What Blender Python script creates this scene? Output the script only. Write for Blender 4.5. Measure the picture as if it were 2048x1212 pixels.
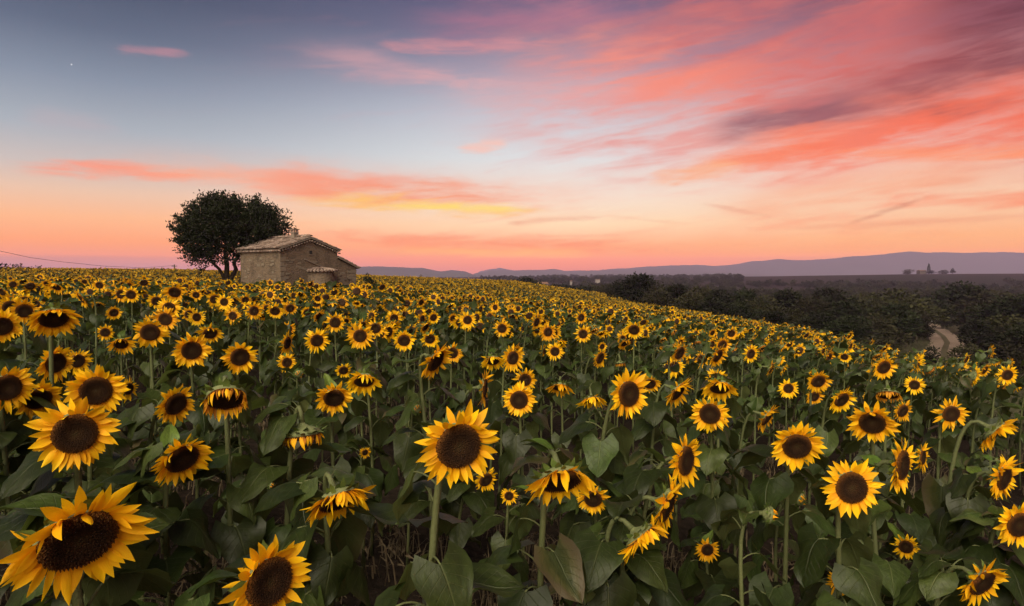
import bpy, math, random
import numpy as np
from mathutils import Vector, Matrix, Euler, noise as mnoise

R = math.radians
random.seed(7)
rng = np.random.default_rng(7)
scene = bpy.context.scene
for o in list(bpy.data.objects):
    bpy.data.objects.remove(o)
C = scene.collection

# ------------------------------------------------------------------ camera
EYE = 2.0                 # eye height above the soil at the camera
FPX = 1250.0              # focal length in pixels of the 2048 px wide photograph
HOR = 550.0               # eye-level row of the photograph
PITCH = math.atan((606 - HOR) / FPX)
HEAD_H = 1.42             # usual height of a flower head over the soil
cam_d = bpy.data.cameras.new('camera')
cam_d.sensor_width = 36
cam_d.lens = FPX / 2048 * 36
cam_d.clip_start = 0.05
cam_d.clip_end = 60000
cam = bpy.data.objects.new('camera', cam_d)
cam.location = (0, 0, EYE)
cam.rotation_euler = (R(90) - PITCH, 0, 0)
C.objects.link(cam)
scene.camera = cam

def ray(px, py):
    a = (px - 1024) / FPX
    b = (606 - py) / FPX
    return Vector((a, math.cos(PITCH) + b * math.sin(PITCH), -math.sin(PITCH) + b * math.cos(PITCH)))
def at(px, py, depth):
    d = ray(px, py)
    return Vector((0, 0, EYE)) + d * (depth / d.y)
def project(p):
    v = Vector(p) - Vector((0, 0, EYE))
    f = v.y * math.cos(PITCH) - v.z * math.sin(PITCH)
    u = v.y * math.sin(PITCH) + v.z * math.cos(PITCH)
    if f < 0.05:
        return (-9999, -9999)
    return (1024 + FPX * v.x / f, 606 - FPX * u / f)

# ------------------------------------------------------------------ exposure
scene.view_settings.view_transform = 'Standard'
scene.view_settings.look = 'None'
scene.view_settings.exposure = 0.35
scene.view_settings.gamma = 1.0
scene.render.engine = 'CYCLES'
scene.cycles.use_denoising = True
scene.cycles.use_adaptive_sampling = True
scene.cycles.adaptive_threshold = 0.03
scene.cycles.max_bounces = 6
scene.cycles.diffuse_bounces = 3
scene.cycles.glossy_bounces = 2
scene.cycles.transmission_bounces = 4
scene.cycles.volume_bounces = 0
scene.cycles.transparent_max_bounces = 8

def lin(c):
    return tuple(((v / 255) / 12.92 if v / 255 <= 0.04045 else ((v / 255 + 0.055) / 1.055) ** 2.4) for v in c)

# ------------------------------------------------------------------ node helper
class NT:
    def __init__(self, tree):
        self.t = tree
    def node(self, typ, **kw):
        n = self.t.nodes.new(typ)
        for k, v in kw.items():
            setattr(n, k, v)
        return n
    def put(self, sock, v):
        if isinstance(v, S):
            self.t.links.new(v.s, sock)
        elif isinstance(v, bpy.types.NodeSocket):
            self.t.links.new(v, sock)
        else:
            sock.default_value = v
    def math(self, op, *args, clamp=False):
        n = self.node('ShaderNodeMath', operation=op)
        n.use_clamp = clamp
        for i, a in enumerate(args):
            self.put(n.inputs[i], a)
        return S(self, n.outputs[0])
    def smooth(self, x, a, b, lo=0.0, hi=1.0):
        n = self.node('ShaderNodeMapRange', interpolation_type='SMOOTHSTEP')
        for i, v in enumerate((x, a, b, lo, hi)):
            self.put(n.inputs[i], v)
        return S(self, n.outputs[0])
    def mix(self, f, a, b, blend='MIX'):
        n = self.node('ShaderNodeMix', data_type='RGBA', blend_type=blend)
        self.put(n.inputs[0], f)
        self.put(n.inputs[6], a if not isinstance(a, tuple) else (*a[:3], 1))
        self.put(n.inputs[7], b if not isinstance(b, tuple) else (*b[:3], 1))
        return S(self, n.outputs[2])
    def noise(self, vec, scale, detail=4, rough=0.55, dist=0.0, col=False):
        n = self.node('ShaderNodeTexNoise')
        if vec is not None:
            self.put(n.inputs['Vector'], vec)
        n.inputs['Scale'].default_value = scale
        n.inputs['Detail'].default_value = detail
        n.inputs['Roughness'].default_value = rough
        n.inputs['Distortion'].default_value = dist
        return S(self, n.outputs['Color' if col else 'Fac'])
    def comb(self, x, y, z):
        n = self.node('ShaderNodeCombineXYZ')
        for i, v in enumerate((x, y, z)):
            self.put(n.inputs[i], v)
        return S(self, n.outputs[0])
    def ramp(self, f, stops, interp='LINEAR'):
        n = self.node('ShaderNodeValToRGB')
        cr = n.color_ramp
        cr.interpolation = interp
        while len(cr.elements) < len(stops):
            cr.elements.new(0.5)
        for e, (p, c) in zip(cr.elements, stops):
            e.position = p
            e.color = (*c[:3], 1)
        self.put(n.inputs[0], f)
        return S(self, n.outputs[0])
class S:
    def __init__(self, nt, s):
        self.nt, self.s = nt, s
    def __add__(self, o): return self.nt.math('ADD', self, o)
    def __radd__(self, o): return self.nt.math('ADD', o, self)
    def __sub__(self, o): return self.nt.math('SUBTRACT', self, o)
    def __rsub__(self, o): return self.nt.math('SUBTRACT', o, self)
    def __mul__(self, o): return self.nt.math('MULTIPLY', self, o)
    def __rmul__(self, o): return self.nt.math('MULTIPLY', o, self)
    def __truediv__(self, o): return self.nt.math('DIVIDE', self, o)
    def abs(self): return self.nt.math('ABSOLUTE', self)

# ------------------------------------------------------------------ world: dusk sky with lit cirrus
world = bpy.data.worlds.new('World')
scene.world = world
world.use_nodes = True
wt = world.node_tree
wt.nodes.clear()
W = NT(wt)
tc = W.node('ShaderNodeTexCoord')
sep = W.node('ShaderNodeSeparateXYZ')
wt.links.new(tc.outputs['Generated'], sep.inputs[0])
dx, dy, dz = (S(W, sep.outputs[i]) for i in range(3))
DEG = 180 / math.pi
az = W.math('ARCTAN2', dx, dy) * DEG
el = W.math('ARCSINE', dz) * DEG

def ae(px, py):
    d = ray(px, py).normalized()
    return math.degrees(math.atan2(d.x, d.y)), math.degrees(math.asin(d.z))

elf = W.math('DIVIDE', el + 2.0, 62.0, clamp=True)   # -2..60 degrees
def stops(lst):
    return [((e + 2) / 62, lin(c)) for e, c in lst]
left = W.ramp(elf, stops([(-1, (200, 152, 168)), (0.6, (214, 152, 160)), (1.4, (238, 156, 144)), (2.6, (252, 166, 130)),
                          (4.4, (252, 186, 146)), (6.3, (236, 196, 172)), (8.2, (206, 192, 188)), (11, (172, 178, 188)),
                          (14.5, (138, 148, 166)), (18, (102, 112, 134)), (21, (82, 91, 114)), (35, (52, 60, 88)), (60, (44, 50, 78))]))
mid = W.ramp(elf, stops([(-1, (214, 146, 152)), (0.5, (234, 148, 144)), (1.4, (250, 158, 138)), (2.6, (254, 178, 142)),
                         (4.6, (255, 220, 184)), (7, (246, 226, 210)), (10.5, (224, 226, 228)), (14, (202, 204, 214)),
                         (17.5, (164, 164, 184)), (21, (122, 120, 148)), (24, (92, 90, 124)), (38, (62, 62, 96)), (60, (46, 50, 80))]))
right = W.ramp(elf, stops([(-1, (225, 150, 140)), (1, (244, 160, 132)), (3, (252, 182, 138)), (5.5, (248, 202, 170)),
                           (8.5, (242, 194, 176)), (11, (230, 180, 172)), (14, (204, 150, 152)), (18, (150, 98, 116)),
                           (22, (112, 74, 94)), (36, (66, 52, 76)), (60, (46, 46, 74))]))
wr = W.smooth(az, 4.0, 38.0) * (1 - W.smooth(az.abs(), 75.0, 140.0))
wl = W.smooth(az, 6.0, -34.0)
sky = W.mix(wl, mid, left)
sky = W.mix(wr, sky, right)

# fibrous noise, horizontal and rising to the right
def fibre(tilt, sx, sz, scale, seed, detail=6, dist=0.3):
    t = R(tilt)
    a = dx * math.cos(t) + dz * math.sin(t)
    b = dz * math.cos(t) - dx * math.sin(t)
    return W.noise(W.comb(a * sx + seed, dy * sx, b * sz), scale, detail, 0.62, dist)
fib_h = fibre(-3, 1.0, 9.0, 3.0, 3.1)
fib_r = fibre(9, 1.0, 6.5, 2.6, 9.4, 5, 0.6)
fib_s = fibre(2, 1.0, 7.0, 11.0, 41.0, 6, 0.9)
fib_f = fibre(8, 1.0, 8.0, 6.0, 21.0, 3, 0.5)
warp1 = W.noise(W.comb(dx * 2.0, dy * 2.0, dz * 6.0), 2.2, 4, 0.6) - 0.5
warp2 = W.noise(W.comb(dx * 5.0 + 4, dy * 5.0, dz * 14.0), 2.2, 3, 0.6) - 0.5

warpq = warp1 * 2.6 + warp2 * 2.0 + (fib_f - 0.5) * 1.8
tex_h = W.smooth(fib_h * 0.55 + fib_f * 0.2 + fib_s * 0.25, 0.36, 0.63) * 1.0 + 0.24
tex_r = W.smooth(fib_r * 0.55 + fib_f * 0.2 + fib_s * 0.25, 0.36, 0.63) * 1.0 + 0.24

def stroke(sky, x0, y0, x1, y1, wpx, col, k, tilt=False, warp=1.0, sharp=0.5):
    small = wpx < 22
    a0, e0 = ae(x0, y0)
    a1, e1 = ae(x1, y1)
    ca, ce = (a0 + a1) / 2, (e0 + e1) / 2
    ang = math.atan2(e1 - e0, a1 - a0)
    hl = math.hypot(a1 - a0, e1 - e0) / 2
    hw = wpx / FPX * DEG * 0.9
    da, de = az - ca, el - ce
    p = da * (math.cos(ang) / hl) + de * (math.sin(ang) / hl)
    q = de * (math.cos(ang) / hw) - da * (math.sin(ang) / hw)
    q = q + warpq * warp
    p2 = p * p
    m = W.math('EXPONENT', (p2 * p2 + q * q) * -1.0)
    g = W.math('MULTIPLY', m, tex_r if tilt else tex_h, clamp=True)
    if small:
        g = W.smooth(m * 0.75 + (fib_s - 0.5) * 1.9, 0.0, 1.05) * W.smooth(m, 0.0, 0.45)
    return W.mix(g * (k * 0.88), sky, lin(col))

ST = [
    # broad pink veil, then the red belts of the right half
    (1000, 150, 1900, 120, 130, (240, 146, 132), 0.75, True, 0.9, 0.9),
    (1250, 55, 1950, 0, 70, (206, 104, 104), 0.8, True, 1.0, 0.9),
    (1120, 158, 1560, 135, 52, (252, 140, 116), 0.85, True, 1.0, 0.8),
    (1480, 165, 2100, 95, 60, (214, 98, 94), 0.8, True, 1.0, 0.8),
    (1850, 60, 2500, 20, 130, (92, 54, 70), 0.92, True, 0.8, 0.9),
    (1380, 335, 1720, 268, 34, (252, 146, 108), 0.95, True, 0.9, 0.9),
    (1500, 300, 2300, 180, 60, (250, 122, 94), 0.95, True, 0.9, 0.9),
    (1760, 255, 2300, 200, 40, (250, 114, 86), 0.8, True, 0.8, 0.9),
    (1440, 258, 1730, 206, 26, (122, 84, 102), 0.85, True, 0.8, 0.8),
    (1700, 190, 2400, 90, 48, (120, 70, 84), 0.75, True, 0.9, 0.8),
    (1300, 352, 1480, 335, 20, (252, 176, 132), 0.8, True, 0.8, 0.8),
    (1680, 312, 2200, 296, 16, (255, 146, 104), 0.9, True, 0.6, 0.7),
    (1480, 415, 2000, 330, 26, (250, 170, 132), 0.6, True, 0.8, 0.7),
    (1760, 405, 2300, 385, 14, (250, 136, 104), 0.8, True, 0.7, 0.7),
    (1700, 447, 1850, 395, 5, (206, 136, 116), 0.7, True, 0.3, 0.8),
    (1410, 408, 1560, 436, 5, (232, 166, 138), 0.55, False, 0.3, 0.8),
    (1200, 430, 1420, 452, 4, (246, 184, 150), 0.4, False, 0.4, 0.8),
    (1600, 455, 2100, 430, 8, (238, 160, 130), 0.6, True, 0.6, 0.7),
    # left band over the tree, yellow-lit below
    (40, 328, 420, 356, 18, (254, 152, 124), 0.95, False, 0.5, 0.9),
    (300, 345, 700, 380, 34, (252, 170, 138), 0.85, False, 0.8, 0.9),
    (520, 358, 820, 372, 26, (250, 156, 130), 0.8, False, 0.8, 0.8),
    (560, 385, 1130, 386, 30, (248, 150, 116), 0.9, False, 0.8, 0.9),
    (600, 398, 1060, 418, 17, (255, 200, 112), 0.9, False, 0.5, 1.0),
    (780, 412, 1060, 416, 9, (255, 224, 116), 0.8, False, 0.3, 1.0),
    (640, 474, 1330, 490, 18, (250, 142, 116), 0.75, False, 0.6, 0.8),
    (800, 503, 1180, 508, 10, (255, 184, 92), 0.85, False, 0.4, 0.9),
    (1015, 446, 1195, 434, 8, (232, 150, 126), 0.6, False, 0.4, 0.9),
    (240, 101, 375, 107, 10, (196, 140, 152), 0.7, False, 0.4, 1.0),
    (620, 108, 900, 150, 26, (220, 164, 168), 0.6, False, 0.9, 0.9),
    (800, 140, 1000, 180, 16, (236, 172, 170), 0.5, False, 0.6, 0.9),
    (760, 88, 1090, 86, 14, (228, 150, 152), 0.65, False, 0.6, 0.9),
    (860, 40, 1280, 20, 34, (180, 116, 140), 0.6, False, 0.9, 0.8),
    (900, 190, 1300, 180, 40, (232, 176, 176), 0.45, False, 0.9, 0.8),
    (915, 296, 1010, 284, 14, (252, 192, 174), 0.8, False, 0.6, 1.0),
    (40, 230, 240, 250, 20, (190, 172, 178), 0.5, False, 0.8, 0.8),
]
for s_ in ST:
    sky = stroke(sky, *s_)
# thin streaks all over, as the cirrus sheet frays out
thin_c = W.mix(W.smooth(el, 4.0, 14.0), lin((252, 160, 128)), lin((214, 140, 146)))
sky = W.mix(W.smooth(fib_f * 0.5 + fib_r * 0.5, 0.50, 0.72) * W.smooth(az, -38.0, 12.0) * 0.28 * W.smooth(el, 0.5, 4.0), sky, thin_c)
sky = W.mix(W.smooth(fib_h * 0.6 + fib_f * 0.4, 0.52, 0.74) * 0.25 * W.smooth(el, 12.0, 5.0), sky, lin((250, 140, 112)))
# an evening planet
pa, pe = ae(143, 129)
pd = W.math('SQRT', (az - pa) * (az - pa) + (el - pe) * (el - pe))
sky = W.mix(W.smooth(pd, 0.07, 0.02), sky, (0.9, 0.9, 0.92))
# the low air dims what lies behind it: the open sky above the haze layer is that much brighter low down
HAZE_D, HAZE_TOP = 2.1e-4, 215.0
HAZE_J = (0.37, 0.25, 0.33)
path = W.math('MINIMUM', W.math('DIVIDE', HAZE_TOP, W.math('MAXIMUM', dz, 0.004)), 7800.0)
tr_h = W.math('EXPONENT', path * -HAZE_D)
sc_ = W.node('ShaderNodeSeparateColor')
W.put(sc_.inputs[0], sky)
cc_ = W.node('ShaderNodeCombineColor')
for i_ in range(3):
    W.put(cc_.inputs[i_], W.math('MAXIMUM', (S(W, sc_.outputs[i_]) - (1 - tr_h) * HAZE_J[i_]) / tr_h, 0.02))
sky = S(W, cc_.outputs[0])
bg = W.node('ShaderNodeBackground')
W.put(bg.inputs[0], sky)
bg.inputs[1].default_value = 0.785   # 2 ** -exposure: the sky keeps its own brightness
wo = W.node('ShaderNodeOutputWorld')
wt.links.new(bg.outputs[0], wo.inputs[0])
world.cycles.sampling_method = 'MANUAL'
world.cycles.sample_map_resolution = 512

# ------------------------------------------------------------------ the one lamp: very soft afterglow light
sun_d = bpy.data.lights.new('sun', 'SUN')
sun_d.energy = 5.0
sun_d.angle = R(55)
sun_d.color = (1.0, 0.87, 0.64)
sun = bpy.data.objects.new('sun', sun_d)
sun.rotation_euler = Vector((0.22, 0.74, -0.66)).to_track_quat('-Z', 'Y').to_euler()
C.objects.link(sun)

# ------------------------------------------------------------------ mesh helpers
def mesh(name, verts, faces, mats=(), midx=None, smooth=True, uv=None):
    me = bpy.data.meshes.new(name)
    me.from_pydata([tuple(v) for v in verts], [], faces)
    for m in mats:
        me.materials.append(m)
    if midx is not None:
        me.polygons.foreach_set('material_index', np.asarray(midx, dtype=np.int32))
    me.polygons.foreach_set('use_smooth', np.full(len(faces), bool(smooth)))
    if uv is not None:
        l = me.uv_layers.new(name='UVMap')
        vi = np.empty(len(me.loops), dtype=np.int32)
        me.loops.foreach_get('vertex_index', vi)
        l.data.foreach_set('uv', np.asarray(uv, dtype=np.float32)[vi].ravel())
    me.update()
    return me
def link(name, me, parent=None, mat=None):
    o = bpy.data.objects.new(name, me)
    C.objects.link(o)
    if parent is not None:
        o.parent = parent
    if mat is not None:
        o.matrix_local = mat
    return o
def empty(name, loc, rz=0.0):
    o = bpy.data.objects.new(name, None)
    o.empty_display_size = 0.1
    o.location = loc
    o.rotation_euler = (0, 0, rz)
    C.objects.link(o)
    return o
def tag(o, label=None, cat=None, group=None, kind=None):
    if label: o['label'] = label
    if cat: o['category'] = cat
    if group: o['group'] = group
    if kind: o['kind'] = kind
    return o
class MB:
    """collects simple solids into one mesh"""
    def __init__(self):
        self.v, self.f, self.m, self.uv = [], [], [], []
    def add(self, verts, faces, m=0, uv=None):
        b = len(self.v)
        self.v += [tuple(v) for v in verts]
        self.f += [tuple(i + b for i in f) for f in faces]
        self.m += [m] * len(faces)
        self.uv += list(uv) if uv is not None else [(0, 0)] * len(verts)
    def box(self, x0, x1, y0, y1, z0, z1, m=0):
        self.add([(x, y, z) for z in (z0, z1) for x, y in ((x0, y0), (x1, y0), (x1, y1), (x0, y1))],
                 [(0, 3, 2, 1), (4, 5, 6, 7), (0, 1, 5, 4), (1, 2, 6, 5), (2, 3, 7, 6), (3, 0, 4, 7)], m)
    def obox(self, c, hx, hy, hz, mat, m=0):
        vs = [Vector(c) + mat @ Vector((sx * hx, sy * hy, sz * hz)) for sz in (-1, 1) for sx, sy in ((-1, -1), (1, -1), (1, 1), (-1, 1))]
        self.add(vs, [(0, 3, 2, 1), (4, 5, 6, 7), (0, 1, 5, 4), (1, 2, 6, 5), (2, 3, 7, 6), (3, 0, 4, 7)], m)
    def tube(self, pts, rad, n=6, m=0, cap=True):
        pts = [Vector(p) for p in pts]
        vs, fs, uv = [], [], []
        prev = None
        for i, p in enumerate(pts):
            t = (pts[min(i + 1, len(pts) - 1)] - pts[max(i - 1, 0)]).normalized()
            if prev is None:
                ref = Vector((1, 0, 0)) if abs(t.x) < 0.8 else Vector((0, 1, 0))
                u = t.cross(ref).normalized()
            else:
                u = (prev - t * prev.dot(t)).normalized()
            prev = u
            w = t.cross(u)
            r = rad[i] if hasattr(rad, '__len__') else rad
            for k in range(n):
                a = 2 * math.pi * k / n
                vs.append(p + (u * math.cos(a) + w * math.sin(a)) * r)
                uv.append((k / n, i / max(1, len(pts) - 1)))
        for i in range(len(pts) - 1):
            for k in range(n):
                a, b = i * n + k, i * n + (k + 1) % n
                fs.append((a, b, b + n, a + n))
        if cap:
            fs.append(tuple(range(n - 1, -1, -1)))
            fs.append(tuple(range((len(pts) - 1) * n, len(pts) * n)))
        self.add(vs, fs, m, uv)
    def mesh(self, name, mats, smooth=True):
        return mesh(name, self.v, self.f, mats, self.m, smooth, self.uv)

# ------------------------------------------------------------------ materials
def new_mat(name):
    m = bpy.data.materials.new(name)
    m.use_nodes = True
    t = m.node_tree
    b = t.nodes['Principled BSDF']
    return m, NT(t), b
def simple(name, col, rough=0.8, var=0.25, scale=8.0, bump=0.0, bscale=30.0, spec=0.3):
    m, N, b = new_mat(name)
    tcn = N.node('ShaderNodeTexCoord')
    n = N.noise(tcn.outputs['Object'], scale, 5, 0.6)
    c = N.mix(n, tuple(v * (1 - var) for v in col), tuple(min(1, v * (1 + var)) for v in col))
    N.put(b.inputs['Base Color'], c)
    b.inputs['Roughness'].default_value = rough
    b.inputs['Specular IOR Level'].default_value = spec
    if bump:
        bn = N.node('ShaderNodeBump')
        bn.inputs['Strength'].default_value = bump
        bn.inputs['Distance'].default_value = 0.02
        N.put(bn.inputs['Height'], N.noise(tcn.outputs['Object'], bscale, 5, 0.65))
        N.put(b.inputs['Normal'], bn.outputs[0])
    return m
def thin(m, N, b, colsock, amount):
    """adds light passing through a thin blade"""
    out = [n for n in N.t.nodes if n.type == 'OUTPUT_MATERIAL'][0]
    tr = N.node('ShaderNodeBsdfTranslucent')
    N.put(tr.inputs[0], colsock)
    mx = N.node('ShaderNodeMixShader')
    mx.inputs[0].default_value = amount
    N.t.links.new(b.outputs[0], mx.inputs[1])
    N.t.links.new(tr.outputs[0], mx.inputs[2])
    N.t.links.new(mx.outputs[0], out.inputs[0])

def petal_material(name, tip, base, trans=0.3):
    m, N, b = new_mat(name)
    uvn = N.node('ShaderNodeUVMap')
    sp = N.node('ShaderNodeSeparateXYZ')
    N.t.links.new(uvn.outputs[0], sp.inputs[0])
    s, t = S(N, sp.outputs[0]), S(N, sp.outputs[1])
    oi = N.node('ShaderNodeObjectInfo')
    rnd = S(N, oi.outputs['Random'])
    c = N.ramp(t, [(0.0, base), (0.4, tuple((a * 0.35 + d * 0.65) for a, d in zip(base, tip))), (1.0, tip)])
    st = N.noise(N.comb(s * 9.0, t * 1.5, rnd * 20.0), 3.0, 3, 0.6)
    c = N.mix(N.smooth(st, 0.35, 0.7) * 0.4, c, base)
    hs = N.node('ShaderNodeHueSaturation')
    N.put(hs.inputs['Hue'], rnd * 0.02 + 0.49)
    N.put(hs.inputs['Value'], rnd * 0.3 + 0.85)
    N.put(hs.inputs['Color'], c)
    N.put(b.inputs['Base Color'], hs.outputs[0])
    b.inputs['Roughness'].default_value = 0.55
    b.inputs['Specular IOR Level'].default_value = 0.25
    bn = N.node('ShaderNodeBump')
    bn.inputs['Strength'].default_value = 0.35
    bn.inputs['Distance'].default_value = 0.004
    N.put(bn.inputs['Height'], N.noise(N.comb(s * 14.0, t * 1.2, rnd * 9.0), 2.0, 2, 0.5))
    N.put(b.inputs['Normal'], bn.outputs[0])
    thin(m, N, b, hs.outputs[0], trans)
    return m
M_petal = petal_material('petal_yellow', (0.95, 0.59, 0.008), (0.88, 0.37, 0.005))
M_petal_old = petal_material('petal_orange', (0.80, 0.36, 0.02), (0.42, 0.12, 0.01))
M_far_petal = simple('petal_far', (0.85, 0.48, 0.010), 0.6, 0.25, 3.0)

def leaf_material(name, dark, pale, trans=0.3):
    m, N, b = new_mat(name)
    uvn = N.node('ShaderNodeUVMap')
    sp = N.node('ShaderNodeSeparateXYZ')
    N.t.links.new(uvn.outputs[0], sp.inputs[0])
    s = (S(N, sp.outputs[0]) - 0.5) * 2.0
    t = S(N, sp.outputs[1])
    oi = N.node('ShaderNodeObjectInfo')
    rnd = S(N, oi.outputs['Random'])
    sa = s.abs()
    midrib = N.smooth(sa, 0.05, 0.015)
    ph = (t - sa * 0.34) * 7.0 + rnd * 2.0
    fr = N.math('FRACT', ph)
    side = N.smooth((fr - 0.5).abs(), 0.055, 0.015) * N.smooth(sa, 0.95, 0.6)
    vein = N.math('MAXIMUM', midrib, side * 0.7)
    n = N.noise(N.comb(s * 1.5 + rnd * 30.0, t * 2.0, rnd * 7.0), 2.5, 5, 0.6)
    c = N.mix(N.smooth(n, 0.3, 0.75), tuple(v * 0.75 for v in dark), tuple(v * 1.35 for v in dark))
    yel = N.smooth(rnd, 0.955, 0.965)
    n_edge = N.smooth(sa + t * 0.5 + (n - 0.5) * 1.2, 0.2, 1.1)
    c = N.mix(yel * (n_edge * 0.8 + 0.1), c, N.mix(n_edge, (0.15, 0.13, 0.03), (0.10, 0.07, 0.04)))
    dust = N.noise(N.comb(s * 3.0, t * 5.0, rnd * 11.0), 6.0, 4, 0.7)
    c = N.mix(N.smooth(dust, 0.5, 0.8) * 0.35, c, tuple(v * 1.3 for v in pale))
    c = N.mix(vein * 0.55, c, pale)
    geo = N.node('ShaderNodeNewGeometry')
    c = N.mix(S(N, geo.outputs['Backfacing']) * 0.5, c, tuple(v * 1.0 for v in pale))
    hs = N.node('ShaderNodeHueSaturation')
    N.put(hs.inputs['Hue'], rnd * 0.03 + 0.485)
    N.put(hs.inputs['Value'], N.math('POWER', N.math('FRACT', rnd * 7.3), 2.0) * 1.5 + 0.65)
    N.put(hs.inputs['Color'], c)
    N.put(b.inputs['Base Color'], hs.outputs[0])
    b.inputs['Roughness'].default_value = 0.46
    b.inputs['Specular IOR Level'].default_value = 0.3
    bn = N.node('ShaderNodeBump')
    bn.inputs['Strength'].default_value = 0.6
    bn.inputs['Distance'].default_value = 0.006
    N.put(bn.inputs['Height'], n * 0.8 - vein * 0.9)
    N.put(b.inputs['Normal'], bn.outputs[0])
    thin(m, N, b, N.mix(0.5, hs.outputs[0], (0.12, 0.16, 0.02)), trans)
    return m
M_leaf = leaf_material('sunflower_leaf', (0.024, 0.036, 0.008), (0.08, 0.094, 0.036))
M_leaf_young = leaf_material('young_leaf', (0.05, 0.08, 0.012), (0.11, 0.14, 0.035), 0.3)
M_stem = simple('stem_green', (0.095, 0.108, 0.042), 0.6, 0.35, 14.0, 0.4, 120.0)
M_bract = simple('bract_green', (0.085, 0.125, 0.025), 0.6, 0.35, 9.0)
M_back = simple('receptacle_green', (0.15, 0.17, 0.07), 0.65, 0.3, 8.0, 0.3, 60.0)
M_far_leaf = simple('leaf_far', (0.022, 0.029, 0.009), 0.6, 0.4, 2.0)

def disc_material():
    m, N, b = new_mat('disc_brown')
    tcn = N.node('ShaderNodeTexCoord')
    sp = N.node('ShaderNodeSeparateXYZ')
    N.t.links.new(tcn.outputs['Object'], sp.inputs[0])
    x, y = S(N, sp.outputs[0]), S(N, sp.outputs[1])
    r = N.math('SQRT', x * x + y * y)
    n = N.noise(tcn.outputs['Object'], 9.0, 4, 0.7)
    c = N.ramp(r + (n - 0.5) * 0.16, [(0.0, (0.060, 0.038, 0.014)), (0.3, (0.048, 0.022, 0.008)), (0.55, (0.028, 0.012, 0.005)),
                                      (0.8, (0.062, 0.025, 0.008)), (0.97, (0.16, 0.060, 0.010))])
    N.put(b.inputs['Base Color'], c)
    b.inputs['Roughness'].default_value = 0.85
    b.inputs['Specular IOR Level'].default_value = 0.15
    vo = N.node('ShaderNodeTexVoronoi')
    N.put(vo.inputs['Vector'], tcn.outputs['Object'])
    vo.inputs['Scale'].default_value = 16.0
    bn = N.node('ShaderNodeBump')
    bn.inputs['Strength'].default_value = 0.7
    bn.inputs['Distance'].default_value = 0.05
    N.put(bn.inputs['Height'], vo.outputs['Distance'])
    N.put(b.inputs['Normal'], bn.outputs[0])
    return m
M_disc = disc_material()
M_floret = simple('floret_brown', (0.034, 0.015, 0.006), 0.8, 0.5, 6.0)

def soil_material():
    m, N, b = new_mat('soil')
    tcn = N.node('ShaderNodeTexCoord')
    P = tcn.outputs['Object']
    n1 = N.noise(P, 0.35, 6, 0.6)
    n2 = N.noise(P, 14.0, 6, 0.7)
    soil = N.mix(N.smooth(n2, 0.3, 0.7), (0.010, 0.007, 0.005), (0.032, 0.022, 0.016))
    dry = N.mix(N.noise(P, 3.0, 5, 0.7), (0.018, 0.016, 0.009), (0.055, 0.042, 0.024))
    sp = N.node('ShaderNodeSeparateXYZ')
    N.t.links.new(P, sp.inputs[0])
    x, y = S(N, sp.outputs[0]), S(N, sp.outputs[1])
    edge = x - y * 0.30 - 6.5
    off = N.smooth(edge + (n1 - 0.5) * 3.0, -0.5, 2.0)
    off = N.math('MAXIMUM', off, N.smooth(y, 128.0, 140.0))
    c = N.mix(off, soil, dry)
    far = N.smooth(y, 250.0, 500.0)
    patch = N.smooth(N.noise(P, 0.006, 3, 0.5), 0.42, 0.58)
    c = N.mix(far, c, N.mix(patch, (0.014, 0.013, 0.010), (0.022, 0.014, 0.014)))
    N.put(b.inputs['Base Color'], c)
    b.inputs['Roughness'].default_value = 0.95
    b.inputs['Specular IOR Level'].default_value = 0.1
    bn = N.node('ShaderNodeBump')
    bn.inputs['Strength'].default_value = 0.8
    bn.inputs['Distance'].default_value = 0.05
    N.put(bn.inputs['Height'], n2)
    N.put(b.inputs['Normal'], bn.outputs[0])
    return m
M_soil = soil_material()

# ------------------------------------------------------------------ terrain
COLS = np.array([-900, -300, 0, 350, 700, 1024, 1300, 1536, 1800, 2048, 2600], float)
UC = (COLS - 1024) / FPX
ROWS = np.array([1, 2, 5, 10, 18, 28, 38, 60, 100, 130, 170, 250, 400, 800, 1500, 3000, 6000, 14000], float)
TT = np.array([
    [-.55, -.52, -.52, -.53, -.55, -.60, -.66, -.72, -.78, -.82, -.9],
    [-.50, -.50, -.50, -.52, -.55, -.60, -.70, -.80, -.90, -.95, -1.05],
    [-.40, -.42, -.45, -.50, -.56, -.66, -.82, -.98, -1.10, -1.15, -1.3],
    [-.20, -.25, -.30, -.42, -.60, -.80, -1.03, -1.15, -1.34, -1.52, -2.2],
    [-.10, -.20, -.29, -.40, -.58, -.98, -1.30, -1.58, -2.3, -3.2, -4.5],
    [-.10, -.20, -.27, -.40, -.60, -1.12, -1.70, -2.24, -3.4, -4.8, -6],
    [-.50, -.60, -.70, -.80, -.95, -1.70, -2.35, -3.15, -5.0, -6.2, -7],
    [.10, .05, -.12, -.30, -.77, -1.70, -3.2, -4.7, -6.4, -7.0, -8],
    [1.0, 1.0, 1.0, .80, -.10, -1.35, -4.4, -6.9, -7.6, -7.8, -8],
    [1.2, 1.2, 1.25, 1.0, 0, -1.25, -5.2, -8.0, -8.5, -8.5, -8.5],
    [.8, .8, .9, .6, -.6, -3.0, -7.0, -9.0, -9.0, -9.0, -9],
    [0, 0, 0, -.5, -3.0, -7.0, -9.0, -10, -10, -10, -10],
    [-4, -4, -4, -5, -7.0, -9.0, -9.5, -10, -10, -10, -10],
    [-8, -8, -8, -8, -8.0, -6.5, -5.0, -.5, 2.4, 3.4, 3.4],
    [-8, -8, -8, -8, -6.0, -4.0, -3.0, -2.5, -2.0, -2.0, -2],
    [-9, -9, -9, -9, -8.0, -7.0, -6.0, -5, -4, -4, -4],
    [-12] * 11, [-20] * 11], float)
LR = np.log(ROWS)
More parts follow.
